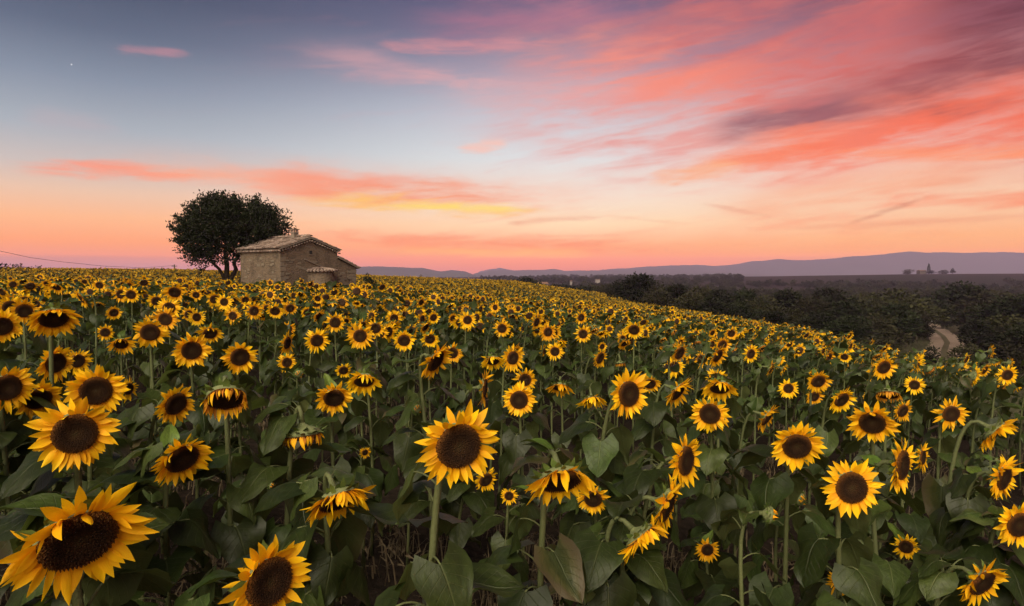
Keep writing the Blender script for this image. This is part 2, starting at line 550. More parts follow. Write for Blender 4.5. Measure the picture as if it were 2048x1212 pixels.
def top_rel(x, y):
    x = np.asarray(x, float)
    y = np.maximum(np.asarray(y, float), 1.0)
    u = np.clip(x / np.maximum(y, 2.0), UC[0], UC[-1] - 1e-6)
    l = np.clip(np.log(y), LR[0], LR[-1] - 1e-6)
    j = np.clip(np.searchsorted(UC, u, side='right') - 1, 0, len(UC) - 2)
    i = np.clip(np.searchsorted(LR, l, side='right') - 1, 0, len(LR) - 2)
    fu = (u - UC[j]) / (UC[j + 1] - UC[j])
    fl = (l - LR[i]) / (LR[i + 1] - LR[i])
    # cubic along the depth so that the humps are rounded
    def row(k):
        k = np.clip(k, 0, len(LR) - 1)
        return TT[k, j] * (1 - fu) + TT[k, j + 1] * fu
    p0, p1, p2, p3 = row(i - 1), row(i), row(i + 1), row(i + 2)
    m1, m2 = (p2 - p0) / 2, (p3 - p1) / 2
    t, t2, t3 = fl, fl * fl, fl ** 3
    cub = (2 * t3 - 3 * t2 + 1) * p1 + (t3 - 2 * t2 + t) * m1 * 0.6 + (-2 * t3 + 3 * t2) * p2 + (t3 - t2) * m2 * 0.6
    return cub
def ground(x, y):
    return float(top_rel(x, y)) - HEAD_H + EYE
def field_edge(y):
    return np.interp(y, [0, 8, 12, 20, 40, 60, 100, 135], [7.2, 7.6, 8.8, 11.6, 18.4, 24.5, 32, 36])

def axis(dense, far_neg, far_pos, step, g=1.18):
    a = list(np.arange(dense[0], dense[1] + step / 2, step))
    s = step
    while a[-1] < far_pos:
        s *= g
        a.append(a[-1] + s)
    s = step
    while a[0] > far_neg:
        s *= g
        a.insert(0, a[0] - s)
    return np.array(a)
gx = axis((-34, 34), -7300, 7300, 0.9)
gy = axis((-6, 70), -400, 7000, 0.9, 1.1)
GX, GY = np.meshgrid(gx, gy)
GZ = top_rel(GX.ravel(), GY.ravel()).reshape(GX.shape) - HEAD_H + EYE
nz = np.array([mnoise.noise((x * 0.9, y * 0.9, 0)) for x, y in zip(GX.ravel(), GY.ravel())]).reshape(GX.shape)
GZ = GZ + nz * np.clip(0.04 + GY * 0.0006, 0.03, 2.0)
nx_, ny_ = len(gx), len(gy)
idx = np.arange(nx_ * ny_).reshape(ny_, nx_)
gf = np.stack([idx[:-1, :-1], idx[:-1, 1:], idx[1:, 1:], idx[1:, :-1]], -1).reshape(-1, 4)
g_me = mesh('ground', np.stack([GX, GY, GZ], -1).reshape(-1, 3), gf.tolist(), [M_soil])
tag(link('ground', g_me), kind='structure')

# dirt track in the valley
M_track = simple('track_dirt', (0.17, 0.125, 0.10), 0.95, 0.35, 1.2, 0.6, 20.0, 0.1)
M_dry = simple('dry_grass_strip', (0.06, 0.05, 0.03), 0.95, 0.4, 3.0, 0.6, 30.0, 0.1)
def drape(pts, widths, name, mat, lift):
    vs, fs = [], []
    n = 60
    P = [Vector((x, y, 0)) for x, y in pts]
    tpar = np.linspace(0, len(P) - 1, n)
    for i, t in enumerate(tpar):
        x = np.interp(t, range(len(P)), [p.x for p in P])
        y = np.interp(t, range(len(P)), [p.y for p in P])
        w = np.interp(t, range(len(P)), widths) * (1 + 0.1 * mnoise.noise((i * 0.7, 3, 1)))
        for k in range(5):
            xx = x + (k / 4 - 0.5) * w
            vs.append((xx, y, ground(xx, y) + lift + 0.02))
    for i in range(n - 1):
        for k in range(4):
            a = i * 5 + k
            fs.append((a, a + 1, a + 6, a + 5))
    return link(name, mesh(name, vs, fs, [mat]))
def valley_xy(px, depth):
    return ((px - 1024) / FPX * depth, depth)
trk = [valley_xy(1900, 44), valley_xy(1895, 55), valley_xy(1892, 66), valley_xy(1898, 78), valley_xy(1888, 90), valley_xy(1868, 104), valley_xy(1850, 125)]
tag(drape(trk, [5.6, 5.4, 4.6, 4.2, 4.2, 4.6, 5.0], 'dirt_track', M_track, 0.12), kind='structure')
tag(drape([(x, y) for x, y in trk[:-1]], [0.7] * 6, 'track_verge', M_dry, 0.17), kind='structure')

# ------------------------------------------------------------------ far ranges
M_range = simple('forested_mountain', (0.045, 0.05, 0.04), 0.95, 0.3, 0.004)
def mountain(name, prof, D, depth_w, seed, nd=16):
    xs = np.linspace(prof[0][0], prof[-1][0], 150)
    ys = np.interp(xs, [p[0] for p in prof], [p[1] for p in prof])
    vs, fs = [], []
    for i, (px, py) in enumerate(zip(xs, ys)):
        for k in range(nd + 1):
            t = k / nd
            d = D + (t - 0.6) * depth_w
            x = (px - 1024) / FPX * D * (1 + (t - 0.6) * depth_w / D * 0.6)
            h = (HOR - py) / FPX * D * (1 + 0)
            s = math.sin(min(t / 0.6, 1) * math.pi / 2) if t < 0.6 else math.cos((t - 0.6) / 0.4 * math.pi / 2)
            spur = mnoise.fractal((x * 0.0032 + seed, t * 1.2, seed), 1.0, 2.0, 5)
            fine = mnoise.fractal((x * 0.012 + seed, t * 3, seed), 1.0, 2.0, 4)
            edge = math.sin(math.pi * t) if t < 0.6 else 1.0
            z = h * s * (1 + 0.35 * spur * (1 - s) + 0.05 * spur) + 0.012 * D * 0.06 * fine
            vs.append((x, d, EYE + z - (25 if t in (0.0, 1.0) else 0)))
    for i in range(len(xs) - 1):
        for k in range(nd):
            a = i * (nd + 1) + k
            fs.append((a, a + nd + 1, a + nd + 2, a + 1))
    return tag(link(name, mesh(name, vs, fs, [M_range])), kind='structure')
mountain('mountain_range', [(520, 552), (600, 542), (680, 536), (720, 534), (760, 533), (800, 535), (845, 536), (880, 543), (905, 540), (930, 543), (945, 549), (956, 560)], 3250, 900, 3.1)
mountain('mountain_range', [(930, 562), (950, 547), (985, 541), (1030, 541), (1080, 540), (1110, 538), (1130, 542), (1180, 541), (1230, 540), (1300, 537), (1400, 540), (1480, 546), (1560, 560)], 4250, 1100, 7.7)
mountain('mountain_range', [(1120, 556), (1200, 540), (1300, 533), (1390, 530), (1430, 532), (1465, 530), (1500, 523), (1555, 518), (1600, 520), (1650, 518), (1690, 513), (1760, 510), (1816, 503), (1850, 505), (1920, 508), (1960, 505), (2048, 506), (2250, 512), (2500, 540)], 4900, 1300, 12.3)
mountain('mountain_range', [(930, 560), (960, 543), (1000, 535), (1025, 540), (1060, 548), (1100, 560)], 6200, 1000, 17.9)

# ------------------------------------------------------------------ generic geometry for the sunflowers
def petal_geo(length, width, bend, cup, twist, rows=6, notch=0.0):
    """strip along +Y from the origin, front to +Z; returns verts, faces, uv"""
    vs, fs, uv = [], [], []
    prof = [(0, .62), (.12, .84), (.28, 1.0), (.48, .98), (.66, .78), (.84, .42), (1, .02)]
    y = z = 0.0
    ang = 0.0
    for i in range(rows + 1):
        t = i / rows
        w = np.interp(t, [p[0] for p in prof], [p[1] for p in prof]) * width / 2
        if i:
            ang = bend * t
            y += math.cos(ang) * length / rows
            z += math.sin(ang) * length / rows
        tw = twist * t
        for k, sx in enumerate((-1, 0, 1)):
            zz = cup * w * abs(sx) * 1.0
            xx = sx * w * math.cos(tw)
            zz2 = zz + sx * w * math.sin(tw)
            vs.append((xx, y - math.sin(ang) * zz2, z + math.cos(ang) * zz2))
            uv.append((sx * 0.5 + 0.5, t))
    for i in range(rows):
        for k in range(2):
            a = i * 3 + k
            fs.append((a, a + 1, a + 4, a + 3))
    return vs, fs, uv

LEAF_T = [(0, .60), (.1, .90), (.22, 1.0), (.38, .93), (.56, .70), (.74, .42), (.88, .19), (1, .0)]
def leaf_geo(pitch, bend, fold, wav, seed, petiole=0.5, rows=8, cols=6, wide=0.46, rise=0.75, prad=0.018):
    """leaf with its stalk: stalk leaves the origin towards +Y, blade follows; unit = blade length"""
    rr = random.Random(seed)
    vs, fs, uv, mi = [], [], [], []
    # stalk
    pts = []
    a0 = rise
    y = z = 0
    n = 5
    for i in range(n + 1):
        pts.append((0, y, z))
        a = a0 + (pitch * 0.5 - a0) * (i / n) ** 1.5
        y += math.cos(a) * petiole / n
        z += math.sin(a) * petiole / n
    mb = MB()
    mb.tube(pts, [prad * (1.15 - 0.4 * i / n) for i in range(n + 1)], 4 if rows < 7 else 5)
    vs += mb.v; fs += mb.f; mi += [1] * len(mb.f); uv += [(0.5, 0.5)] * len(mb.v)
    base = Vector(pts[-1])
    asym = rr.uniform(-0.12, 0.12)
    b = len(vs)
    ang = pitch
    yy, zz = base.y, base.z
    ph = rr.uniform(0, 6.28)
    for i in range(rows + 1):
        t = i / rows
        if i:
            ang = pitch + bend * t
            yy += math.cos(ang) / rows
            zz += math.sin(ang) / rows
        w = np.interp(t, [p[0] for p in LEAF_T], [p[1] for p in LEAF_T]) * wide
        for k in range(cols + 1):
            s = k / cols * 2 - 1
            x = s * w + asym * t * (1 - t) * 0.8
            lobe = -0.26 * abs(s) ** 1.3 * (1 - t) ** 4
            tooth = 0.035 * math.sin(t * 40 + s * 9) if abs(s) == 1 else 0
            h = fold * abs(s) * w + wav * (s * s) * math.sin(t * 7.5 + ph + (2 if s > 0 else 0)) * (0.3 + w)
            h += 0.018 * math.sin(9 * t - 3.2 * abs(s) * 2) * (1 - abs(s) * 0.4)
            vs.append((x + tooth * s, yy + math.cos(ang) * lobe - math.sin(ang) * h, zz + math.sin(ang) * lobe + math.cos(ang) * h))
            uv.append((k / cols, t))
    for i in range(rows):
        for k in range(cols):
            a = b + i * (cols + 1) + k
            fs.append((a, a + 1, a + cols + 2, a + cols + 1))
            mi.append(0)
    return vs, fs, uv, mi

LEAVES, YOUNG, WIDE_LEAVES = [], [], []
for k, (p, be) in enumerate([(25, -60), (10, -55), (0, -70), (-15, -50), (-28, -45), (-40, -35), (-52, -30), (-64, -20), (-72, -10), (-35, -60), (-20, 25), (-58, 20)]):
    v, f, u, mi = leaf_geo(R(p), R(be), random.choice((-0.25, 0.12, 0.3, -0.1)), random.uniform(0.08, 0.22), 50 + k, petiole=random.uniform(0.45, 0.7), wide=random.uniform(.40, .50))
    LEAVES.append(mesh('sunflower_leaf', v, f, [M_leaf, M_stem], mi, True, u))
for k, (p, be) in enumerate([(55, -35), (35, -50), (20, -30), (65, -20)]):
    v, f, u, mi = leaf_geo(R(p), R(be), 0.35, 0.08, 80 + k, petiole=0.25, wide=0.33, rise=1.0)
    YOUNG.append(mesh('young_leaf', v, f, [M_leaf_young, M_stem], mi, True, u))

# petal meshes shared by all hero petals (unit: disc radius 1)
PETALS, PETALS_OLD = [], []
for k in range(10):
    v, f, u = petal_geo(random.uniform(0.9, 1.34), random.uniform(0.30, 0.44), R(random.uniform(-28, 30)), random.uniform(-0.5, 0.55), R(random.uniform(-28, 28)))
    PETALS.append(mesh('petal', v, f, [M_petal], None, True, u))
for k in range(6):
    v, f, u = petal_geo(random.uniform(0.6, 0.9), random.uniform(0.16, 0.26), R(random.uniform(30, 110)), random.uniform(0.4, 1.1), R(random.uniform(-60, 60)))
    PETALS_OLD.append(mesh('petal', v, f, [M_petal_old if k % 2 else M_petal], None, True, u))

def revolve(prof, n, ripple=0.0, seed=0):
    vs, fs = [], []
    for i, (r, z) in enumerate(prof):
        for k in range(n):
            a = 2 * math.pi * k / n
            q = 1 + ripple * mnoise.noise((math.cos(a) * 1.5 + seed, math.sin(a) * 1.5, z))
            vs.append((r * q * math.cos(a), r * q * math.sin(a), z))
    for i in range(len(prof) - 1):
        for k in range(n):
            a, b_ = i * n + k, i * n + (k + 1) % n
            fs.append((a, b_, b_ + n, a + n))
    return vs, fs

def head_mesh(seed, n=28, florets=True):
    """disc in front, green receptacle behind; radius 1, faces +Z"""
    mb = MB()
    front = [(0.02, 0.02), (0.2, 0.03), (0.38, 0.07), (0.6, 0.13), (0.8, 0.13), (0.93, 0.07), (1.0, -0.06)]
    v, f = revolve(front, n, 0.05, seed)
    mb.add(v, [tuple(reversed(q)) for q in f][::1], 0)
    backp = [(1.0, -0.06), (1.05, -0.16), (0.98, -0.30), (0.72, -0.46), (0.4, -0.58), (0.2, -0.72), (0.12, -0.9)]
    v, f = revolve(backp, n, 0.05, seed)
    mb.add(v, [tuple(reversed(q)) for q in f], 1)
    if florets:
        ga = math.pi * (3 - math.sqrt(5))
        nf = 330
        for i in range(12, nf):
            r = math.sqrt(i / nf) * 0.985
            a = i * ga
            z = np.interp(r, [p[0] for p in front], [p[1] for p in front])
            s = 0.032 + 0.018 * r
            h = 0.05 + 0.05 * (r > 0.7) + random.uniform(0, 0.03)
            c = Vector((r * math.cos(a), r * math.sin(a), z - 0.01))
            er, et = Vector((math.cos(a), math.sin(a), 0)), Vector((-math.sin(a), math.cos(a), 0))
            tip = c + Vector((0, 0, h)) + er * 0.03
            mb.add([c + er * s, c + et * s, c - er * s, c - et * s, tip], [(0, 1, 4), (1, 2, 4), (2, 3, 4), (3, 0, 4)], 0)
    return mb.mesh('flower_head', [M_disc, M_back], True)
HEADS = [head_mesh(k) for k in range(3)]
HEADS_LOW = [head_mesh(10, 16, False)]

def bract_geo(mb, rr, n=26, size=1.0, nod=0.4, m=0):
    g = Vector((0, -math.cos(nod), math.sin(nod)))
    for k in range(n):
        a = 2 * math.pi * (k + rr.uniform(-.3, .3)) / n
        layer = k % 3
        er = Vector((math.cos(a), math.sin(a), 0))
        b0 = er * (1.0 - 0.12 * layer) + Vector((0, 0, -0.12 - 0.12 * layer))
        e = rr.uniform(-0.75, 0.15)
        d = (er * math.cos(e) + Vector((0, 0, 1)) * math.sin(e)).normalized()
        L = size * rr.uniform(0.4, 0.75)
        wd = size * rr.uniform(0.13, 0.2)
        et = Vector((-math.sin(a), math.cos(a), 0))
        curl = rr.uniform(-0.5, 0.4)
        nrm = et.cross(d)
        p1 = b0 + d * L * 0.45
        p2 = b0 + d * L * 0.8 + nrm * curl * 0.12
        p3 = b0 + d * L + nrm * curl * 0.3
        mb.add([b0 - et * wd * .8, b0 + et * wd * .8, p1 + et * wd, p1 - et * wd, p2 + et * wd * .4, p2 - et * wd * .4, p3],
               [(0, 1, 2, 3), (3, 2, 4, 5), (5, 4, 6)], m)
BRACTS = []
for k in range(4):
    mb = MB()
    bract_geo(mb, random.Random(k), 30, 1.0, 0.4)
    BRACTS.append(mb.mesh('bracts', [M_bract], True))

def petal_frames(rr, nod, n=34, style='n'):
    """list of (matrix, scale) for petals round a disc of radius 1; gravity pulls them over"""
    g = Vector((0, -math.cos(nod), math.sin(nod)))
    out = []
    for k in range(n):
        if style == 'w' and rr.random() < 0.15:
            continue
        if style == 'n' and rr.random() < 0.10:
            continue
        a = 2 * math.pi * (k + rr.uniform(-.5, .5)) / n
        er = Vector((math.cos(a), math.sin(a), 0))
        layer = k % 2
        up = max(0.0, er.y)
        e = rr.gauss(0.12 - 0.18 * layer, 0.24)
        d = er * math.cos(e) + Vector((0, 0, 1)) * math.sin(e)
        droop = rr.uniform(0.1, 0.4) * (1.0 + 1.2 * math.sin(nod))
        if nod > 0.6:                                  # heavy heads: the rays hang as a skirt
            droop = rr.uniform(0.45, 1.15)
        if style == 'w':
            droop = rr.uniform(0.5, 1.1)
            d = (d + Vector((0, 0, 1)) * rr.uniform(0.2, 0.9) - er * 0.2 * up)
        elif up > 0.5 and rr.random() < 0.10 + 0.25 * math.sin(nod):
            d = d + Vector((0, 0, rr.uniform(0.4, 1.3)))       # a petal that folds over the disc
        d = (d + g * droop).normalized()
        x = d.cross(Vector((0, 0, 1)))
        if x.length < 0.1:
            x = Vector((-math.sin(a), math.cos(a), 0)) * -1
        x.normalize()
        x = (x + Vector((0, 0, rr.uniform(-.35, .35)))).normalized()
        zf = x.cross(d).normalized()
        x = d.cross(zf).normalized()
        s = rr.uniform(0.74, 1.14) * (1 - 0.10 * layer)
        d = (d + Vector((-er.y, er.x, 0)) * rr.gauss(0, .13)).normalized()
        x = d.cross(zf).normalized()
        zf = x.cross(d).normalized()
        p = er * (0.96 - 0.03 * layer) + Vector((0, 0, -0.06 - 0.05 * layer))
        m = Matrix((( x.x * s, d.x * s, zf.x * s, p.x), (x.y * s, d.y * s, zf.y * s, p.y), (x.z * s, d.z * s, zf.z * s, p.z), (0, 0, 0, 1)))
        out.append(m)
    return out

NODS = [5, 18, 30, 42, 56, 72]
def petals_joined(nod, seed, style='n', n=48, rows=4):
    rr = random.Random(seed)
    mb = MB()
    n = rr.randint(34, 52)
    lf = rr.uniform(.78, 1.12)
    for m in petal_frames(rr, nod, n, style):
        if style == 'w':
            v, f, u = petal_geo(rr.uniform(.5, .8), rr.uniform(.16, .26), R(rr.uniform(20, 100)), rr.uniform(.3, .9), R(rr.uniform(-50, 50)), rows)
        else:
            v, f, u = petal_geo(lf * rr.uniform(.95, 1.35), rr.uniform(.30, .44), R(rr.uniform(-25, 28)), rr.uniform(-.4, .5), R(rr.uniform(-25, 25)), rows)
        mb.add([m @ Vector(q) for q in v], f, 0, u)
    return mb.mesh('petals', [M_petal_old if style == 'w' else M_petal], True)
RING = {}
def ring(nod, rr, style='n'):
    k = (min(range(len(NODS)), key=lambda i: abs(R(NODS[i]) - nod)), rr.randrange(5), style)
    if k not in RING:
        RING[k] = petals_joined(R(NODS[k[0]]), 100 + k[0] * 17 + k[1], style)
    return RING[k]

def bezier(p0, p1, p2, p3, n):
    out = []
    for i in range(n + 1):
        t = i / n
        out.append(p0 * (1 - t) ** 3 + p1 * 3 * t * (1 - t) ** 2 + p2 * 3 * t * t * (1 - t) + p3 * t ** 3)
    return out

def head_matrix(pos, phi, nod, roll, r):
    nrm = Vector((math.cos(phi) * math.cos(nod), math.sin(phi) * math.cos(nod), -math.sin(nod)))
    up = Vector((0, 0, 1))
    y = (up - nrm * up.dot(nrm))
    y = y.normalized() if y.length > 1e-3 else Vector((math.cos(phi), math.sin(phi), 0))
    x = y.cross(nrm)
    m = Matrix(((x.x, y.x, nrm.x, pos.x), (x.y, y.y, nrm.y, pos.y), (x.z, y.z, nrm.z, pos.z), (0, 0, 0, 1)))
    return m @ Matrix.Rotation(roll, 4, 'Z') @ Matrix.Scale(r, 4), nrm

def bud_mesh(seed):
    rr = random.Random(seed)
    mb = MB()
    v, f = revolve([(0.1, -0.9), (0.45, -0.62), (0.85, -0.35), (1.0, -0.1), (0.9, 0.12), (0.5, 0.25), (0.02, 0.28)], 14, 0.05, seed)
    mb.add(v, f, 0)
    bract_geo(mb, rr, 34, 1.0, 0.4, 1)
    for k in range(24):
        a = rr.uniform(0, 6.28)
        er = Vector((math.cos(a), math.sin(a), 0))
        et = Vector((-er.y, er.x, 0))
        b0 = er * rr.uniform(.6, 1.0) + Vector((0, 0, .1))
        tip = b0 * rr.uniform(.4, 1.0) + Vector((0, 0, rr.uniform(.3, .7)))
        mb.add([b0 - et * .14, b0 + et * .14, tip], [(0, 1, 2)], rr.choice((1, 1, 2)))
    return mb.mesh('flower_bud', [M_back, M_bract, M_petal], True)
BUDS = [bud_mesh(k) for k in range(2)]

HERO_SCREEN = []
def sunflower(hc, phi, nod, dia, base_z, rr, style='n', hero=False, nleaf=8, leafscale=1.0, lean=None):
    """hc: head centre in the world. Returns the Empty at the plant's foot."""
    r = dia / 4.2
    fac = Vector((math.cos(phi), math.sin(phi), 0))
    h = hc.z - base_z
    off = lean if lean is not None else fac * rr.uniform(-0.30, -0.06) + Vector((rr.uniform(-.05, .05), rr.uniform(-.05, .05), 0))
    base = Vector((hc.x + off.x, hc.y + off.y, base_z - 0.03))
    root = empty('sunflower', base)
    M, nrm = head_matrix(hc - base, phi, nod, 0.0, r)
    B = hc - base - nrm * r * 0.75
    arch = 0.10 + 0.10 * nod
    p2 = B - nrm * (arch + 0.06) + Vector((0, 0, 0.02))
    p1 = Vector((rr.uniform(-.07, .07), rr.uniform(-.07, .07), h * 0.66))
    n = 14 if hero else 9
    pts = bezier(Vector((0, 0, 0)), p1, p2, B, n)
    sr = (0.0085 + 0.05 * r)
    rad = [sr * (1.15 - 0.42 * i / n) for i in range(n + 1)]
    rad[-1] *= 1.5
    mb = MB()
    mb.tube(pts, rad, 8 if hero else 5)
    link('stem', mb.mesh('stem', [M_stem]), root)
    if style == 'b':
        hd = link('flower_head', rr.choice(BUDS), root, M)
    else:
        hd = link('flower_head', rr.choice(HEADS) if hero else HEADS_LOW[0], root, M)
        if hero:
            for pm in petal_frames(rr, nod, rr.randint(52, 62), style):
                pme = rr.choice(PETALS_OLD) if style == 'w' else rr.choice(PETALS)
                link('petal', pme, hd, pm)
        else:
            tag(link('petals', ring(nod, rr, style), hd), kind='stuff')
        tag(link('bracts', rr.choice(BRACTS), hd, Matrix.Rotation(rr.uniform(0, 6.28), 4, 'Z')), kind='stuff')
    a = rr.uniform(0, 6.28)
    for k in range(nleaf):
        t = 0.2 + 0.64 * (k + rr.uniform(-.2, .2)) / max(1, nleaf - 1)
        t = min(max(t, 0.15), 0.92)
        i = t * n
        i0 = min(int(i), n - 1)
        p = pts[i0].lerp(pts[i0 + 1], i - i0)
        a += 2.39996 + rr.uniform(-.4, .4)
        dphi = (a + math.pi / 2 - phi + math.pi) % (2 * math.pi) - math.pi
        if t > 0.6 and abs(dphi) < 1.0:
            a += 1.9 * (1 if dphi > 0 else -1)
        young = t > 0.8
        me = rr.choice(YOUNG) if young and rr.random() < 0.5 else rr.choice(LEAVES[:8] if t > 0.6 else LEAVES[2:])
        s = (0.155 * math.sin(math.pi * min(1, 0.22 + t * 0.66)) + 0.03) * rr.uniform(0.8, 1.2) * leafscale
        if young:
            s *= 0.75
        m = Matrix.Translation(p) @ Matrix.Rotation(a, 4, 'Z') @ Matrix.Rotation(rr.uniform(-.25, .25), 4, 'Y') @ Matrix.Scale(s, 4)
        tip = base + m @ Vector((0, 1.0, 0.1))
        lx_, ly_ = project(tip)
        if any(tip.y < d_ + .02 and math.hypot(lx_ - p_, ly_ - q_) < D_ * .5 + s * .35 * FPX / max(tip.y, .6) for p_, q_, D_, d_ in HERO_SCREEN):
            continue                                        # blooms stay clear of the foliage
        link('leaf', me, root, m)
    return root

# ------------------------------------------------------------------ the stone house
def stone_material():
    m, N, b = new_mat('rubble_stone')
    tcn = N.node('ShaderNodeTexCoord')
    P = tcn.outputs['Object']
    mp = N.node('ShaderNodeMapping')
    mp.inputs['Scale'].default_value = (1, 1, 1.7)
    N.put(mp.inputs['Vector'], P)
    vo = N.node('ShaderNodeTexVoronoi', feature='DISTANCE_TO_EDGE')
    N.put(vo.inputs['Vector'], mp.outputs[0])
    vo.inputs['Scale'].default_value = 4.2
    vc = N.node('ShaderNodeTexVoronoi')
    N.put(vc.inputs['Vector'], mp.outputs[0])
    vc.inputs['Scale'].default_value = 4.2
    n1 = N.noise(P, 0.7, 5, 0.65)
    n2 = N.noise(P, 9.0, 5, 0.7)
    stone = N.mix(S(N, vc.outputs['Color']), (0.075, 0.057, 0.042), (0.18, 0.137, 0.10))
    stone = N.mix(N.smooth(S(N, vo.outputs['Distance']), 0.06, 0.0) * 0.7, stone, (0.09, 0.07, 0.05))
    render = N.mix(n2, (0.075, 0.054, 0.038), (0.20, 0.148, 0.108))
    c = N.mix(N.smooth(n1, 0.36, 0.5), stone, render)
    stain = N.smooth(N.noise(P, 1.6, 5, 0.7), 0.46, 0.68)
    c = N.mix(stain * 0.7, c, (0.06, 0.046, 0.036))
    N.put(b.inputs['Base Color'], c)
    b.inputs['Roughness'].default_value = 0.95
    b.inputs['Specular IOR Level'].default_value = 0.1
    bn = N.node('ShaderNodeBump')
    bn.inputs['Strength'].default_value = 0.5
    bn.inputs['Distance'].default_value = 0.04
    N.put(bn.inputs['Height'], N.smooth(S(N, vo.outputs['Distance']), 0.0, 0.14) + n2 * 0.8)
    N.put(b.inputs['Normal'], bn.outputs[0])
    return m
M_stone = stone_material()
M_tile = simple('roman_tile', (0.235, 0.175, 0.145), 0.9, 0.7, 3.0, 0.4, 40.0)
def tile_material():
    m, N, b = new_mat('roman_tile')
    tcn = N.node('ShaderNodeTexCoord')
    vo = N.node('ShaderNodeTexVoronoi')
    N.put(vo.inputs['Vector'], tcn.outputs['Object'])
    vo.inputs['Scale'].default_value = 3.6
    sp = N.node('ShaderNodeSeparateColor')
    N.t.links.new(vo.outputs['Color'], sp.inputs[0])
    n = N.noise(tcn.outputs['Object'], 7.0, 5, 0.7)
    c = N.ramp(S(N, sp.outputs[0]) * 0.7 + n * 0.5 - 0.1, [(0.0, (0.07, 0.05, 0.042)), (0.4, (0.17, 0.12, 0.098)), (0.7, (0.25, 0.185, 0.155)), (1.0, (0.36, 0.29, 0.25))])
    N.put(b.inputs['Base Color'], c)
    b.inputs['Roughness'].default_value = 0.9
    b.inputs['Specular IOR Level'].default_value = 0.15
    return m
M_tile = tile_material()
M_mortar = simple('mortar', (0.17, 0.135, 0.11), 0.95, 0.3, 4.0)
M_dark = simple('dark_opening', (0.01, 0.009, 0.008), 0.9, 0.1)
M_block = simple('loose_stone', (0.155, 0.122, 0.092), 0.95, 0.4, 3.0, 0.5, 30.0)

HA = Vector((-13.68, 37.0, 0))
HROT = R(55)
HZ = min(ground(-13.68, 37), ground(-11, 41), ground(-17, 40)) - 0.15
house = empty('stone_house', (HA.x, HA.y, HZ), HROT)
tag(house, 'small weathered stone farmhouse with tiled gable roof and lean-to beside the big tree', 'house')
GW, GL, GW2 = 4.2, 4.15, 5.75            # gable width, length of the long wall, width with the lean-to
EV = 3.56 - HZ                           # eave height
RG = 4.26 - HZ                           # ridge
LE0, LE1 = 3.12 - HZ, 2.50 - HZ          # lean-to roof heights
# main body as one thick-walled solid
v = [(0, 0, 0), (GW, 0, 0), (GW, 0, EV - .05), (GW / 2, 0, RG - .05), (0, 0, EV - .05)]
w_ = [(x, GL, z) for x, y, z in v]
link('wall', mesh('wall', v + w_, [(0, 1, 2, 3, 4), (9, 8, 7, 6, 5), (0, 5, 6, 1), (1, 6, 7, 2), (2, 7, 8, 3), (3, 8, 9, 4), (4, 9, 5, 0)], [M_stone], None, False), house)
v = [(GW - .1, 0.03, 0), (GW2, 0.03, 0), (GW2, 0.03, LE1 - .04), (GW - .1, 0.03, LE0 - .04)]
w_ = [(x, GL - .3, z) for x, y, z in v]
lean = link('lean_to_wall', mesh('wall', v + w_, [(0, 1, 2, 3), (7, 6, 5, 4), (0, 4, 5, 1), (1, 5, 6, 2), (2, 6, 7, 3), (3, 7, 4, 0)], [M_stone], None, False), house)

def tile_field(mb, o, ex, ey, nx, ny, wx, wy, rr, seg=4):
    """rows of half-round tiles: ex across the columns, ey down the slope (unit vectors)"""
    o, ex, ey = Vector(o), Vector(ex).normalized(), Vector(ey).normalized()
    ez = ex.cross(ey).normalized()
    if ez.z < 0:
        ez = -ez
    for i in range(nx):
        for j in range(ny):
            c = o + ex * (i + .5 + rr.uniform(-.06, .06)) * wx + ey * (j * wy + rr.uniform(-.03, .03))
            r0, r1 = wx * .42, wx * .54
            L = wy * 1.22
            lift = rr.uniform(0.0, 0.02)
            vs = []
            for q, (rad, d, z) in enumerate(((r0, 0, .0), (r1, L, .035))):
                for k in range(seg + 1):
                    a = math.pi * k / seg
                    vs.append(c + ex * math.cos(a) * rad + ey * d + ez * (math.sin(a) * rad * .8 + z + lift))
            fs = [(k, k + 1, k + seg + 2, k + seg + 1) for k in range(seg)]
            fs.append(tuple(range(seg + 1, 2 * seg + 2)))
            mb.add(vs, fs)
rr0 = random.Random(4)
def roof_slope(name, p_ridge0, p_ridge1, p_eave0, p_eave1, thick=0.07):
    a, b_, c_, d_ = (Vector(p) for p in (p_ridge0, p_ridge1, p_eave1, p_eave0))
    nn = (b_ - a).cross(d_ - a).normalized()
    if nn.z < 0:
        nn = -nn
    top = [a, b_, c_, d_]
    bot = [p - nn * thick for p in top]
    deck = link(name, mesh(name, top + bot, [(0, 1, 2, 3), (7, 6, 5, 4), (0, 4, 5, 1), (1, 5, 6, 2), (2, 6, 7, 3), (3, 7, 4, 0)], [M_mortar], None, False), house)
    mb = MB()
    ex = b_ - a
    ey = d_ - a
    nx = int(ex.length / .2)
    ny = int(ey.length / .34)
    tile_field(mb, a + nn * .005, ex, ey, nx, ny, ex.length / nx, ey.length / ny, rr0)
    tag(link('roof_tiles', mb.mesh('roof_tiles', [M_tile], False), deck), kind='stuff')
    # open tile ends under the edge
    return deck
ov = 0.14
sl = (RG - EV) / (GW / 2)
roof_l = roof_slope('roof', (GW / 2, -ov, RG + .06), (GW / 2, GL + ov, RG + .06), (-ov, -ov, EV - ov * sl + .06), (-ov, GL + ov, EV - ov * sl + .06))
roof_r = roof_slope('roof', (GW / 2, -ov, RG + .062), (GW / 2, GL + ov, RG + .062), (GW + ov, -ov, EV - ov * sl + .06), (GW + ov, GL + ov, EV - ov * sl + .06))
roof_s = roof_slope('lean_to_roof', (GW + .02, -.12, LE0 + .05), (GW + .02, GL - .2, LE0 + .05), (GW2 + .2, -.12, LE1 - .03), (GW2 + .2, GL - .2, LE1 - .03))
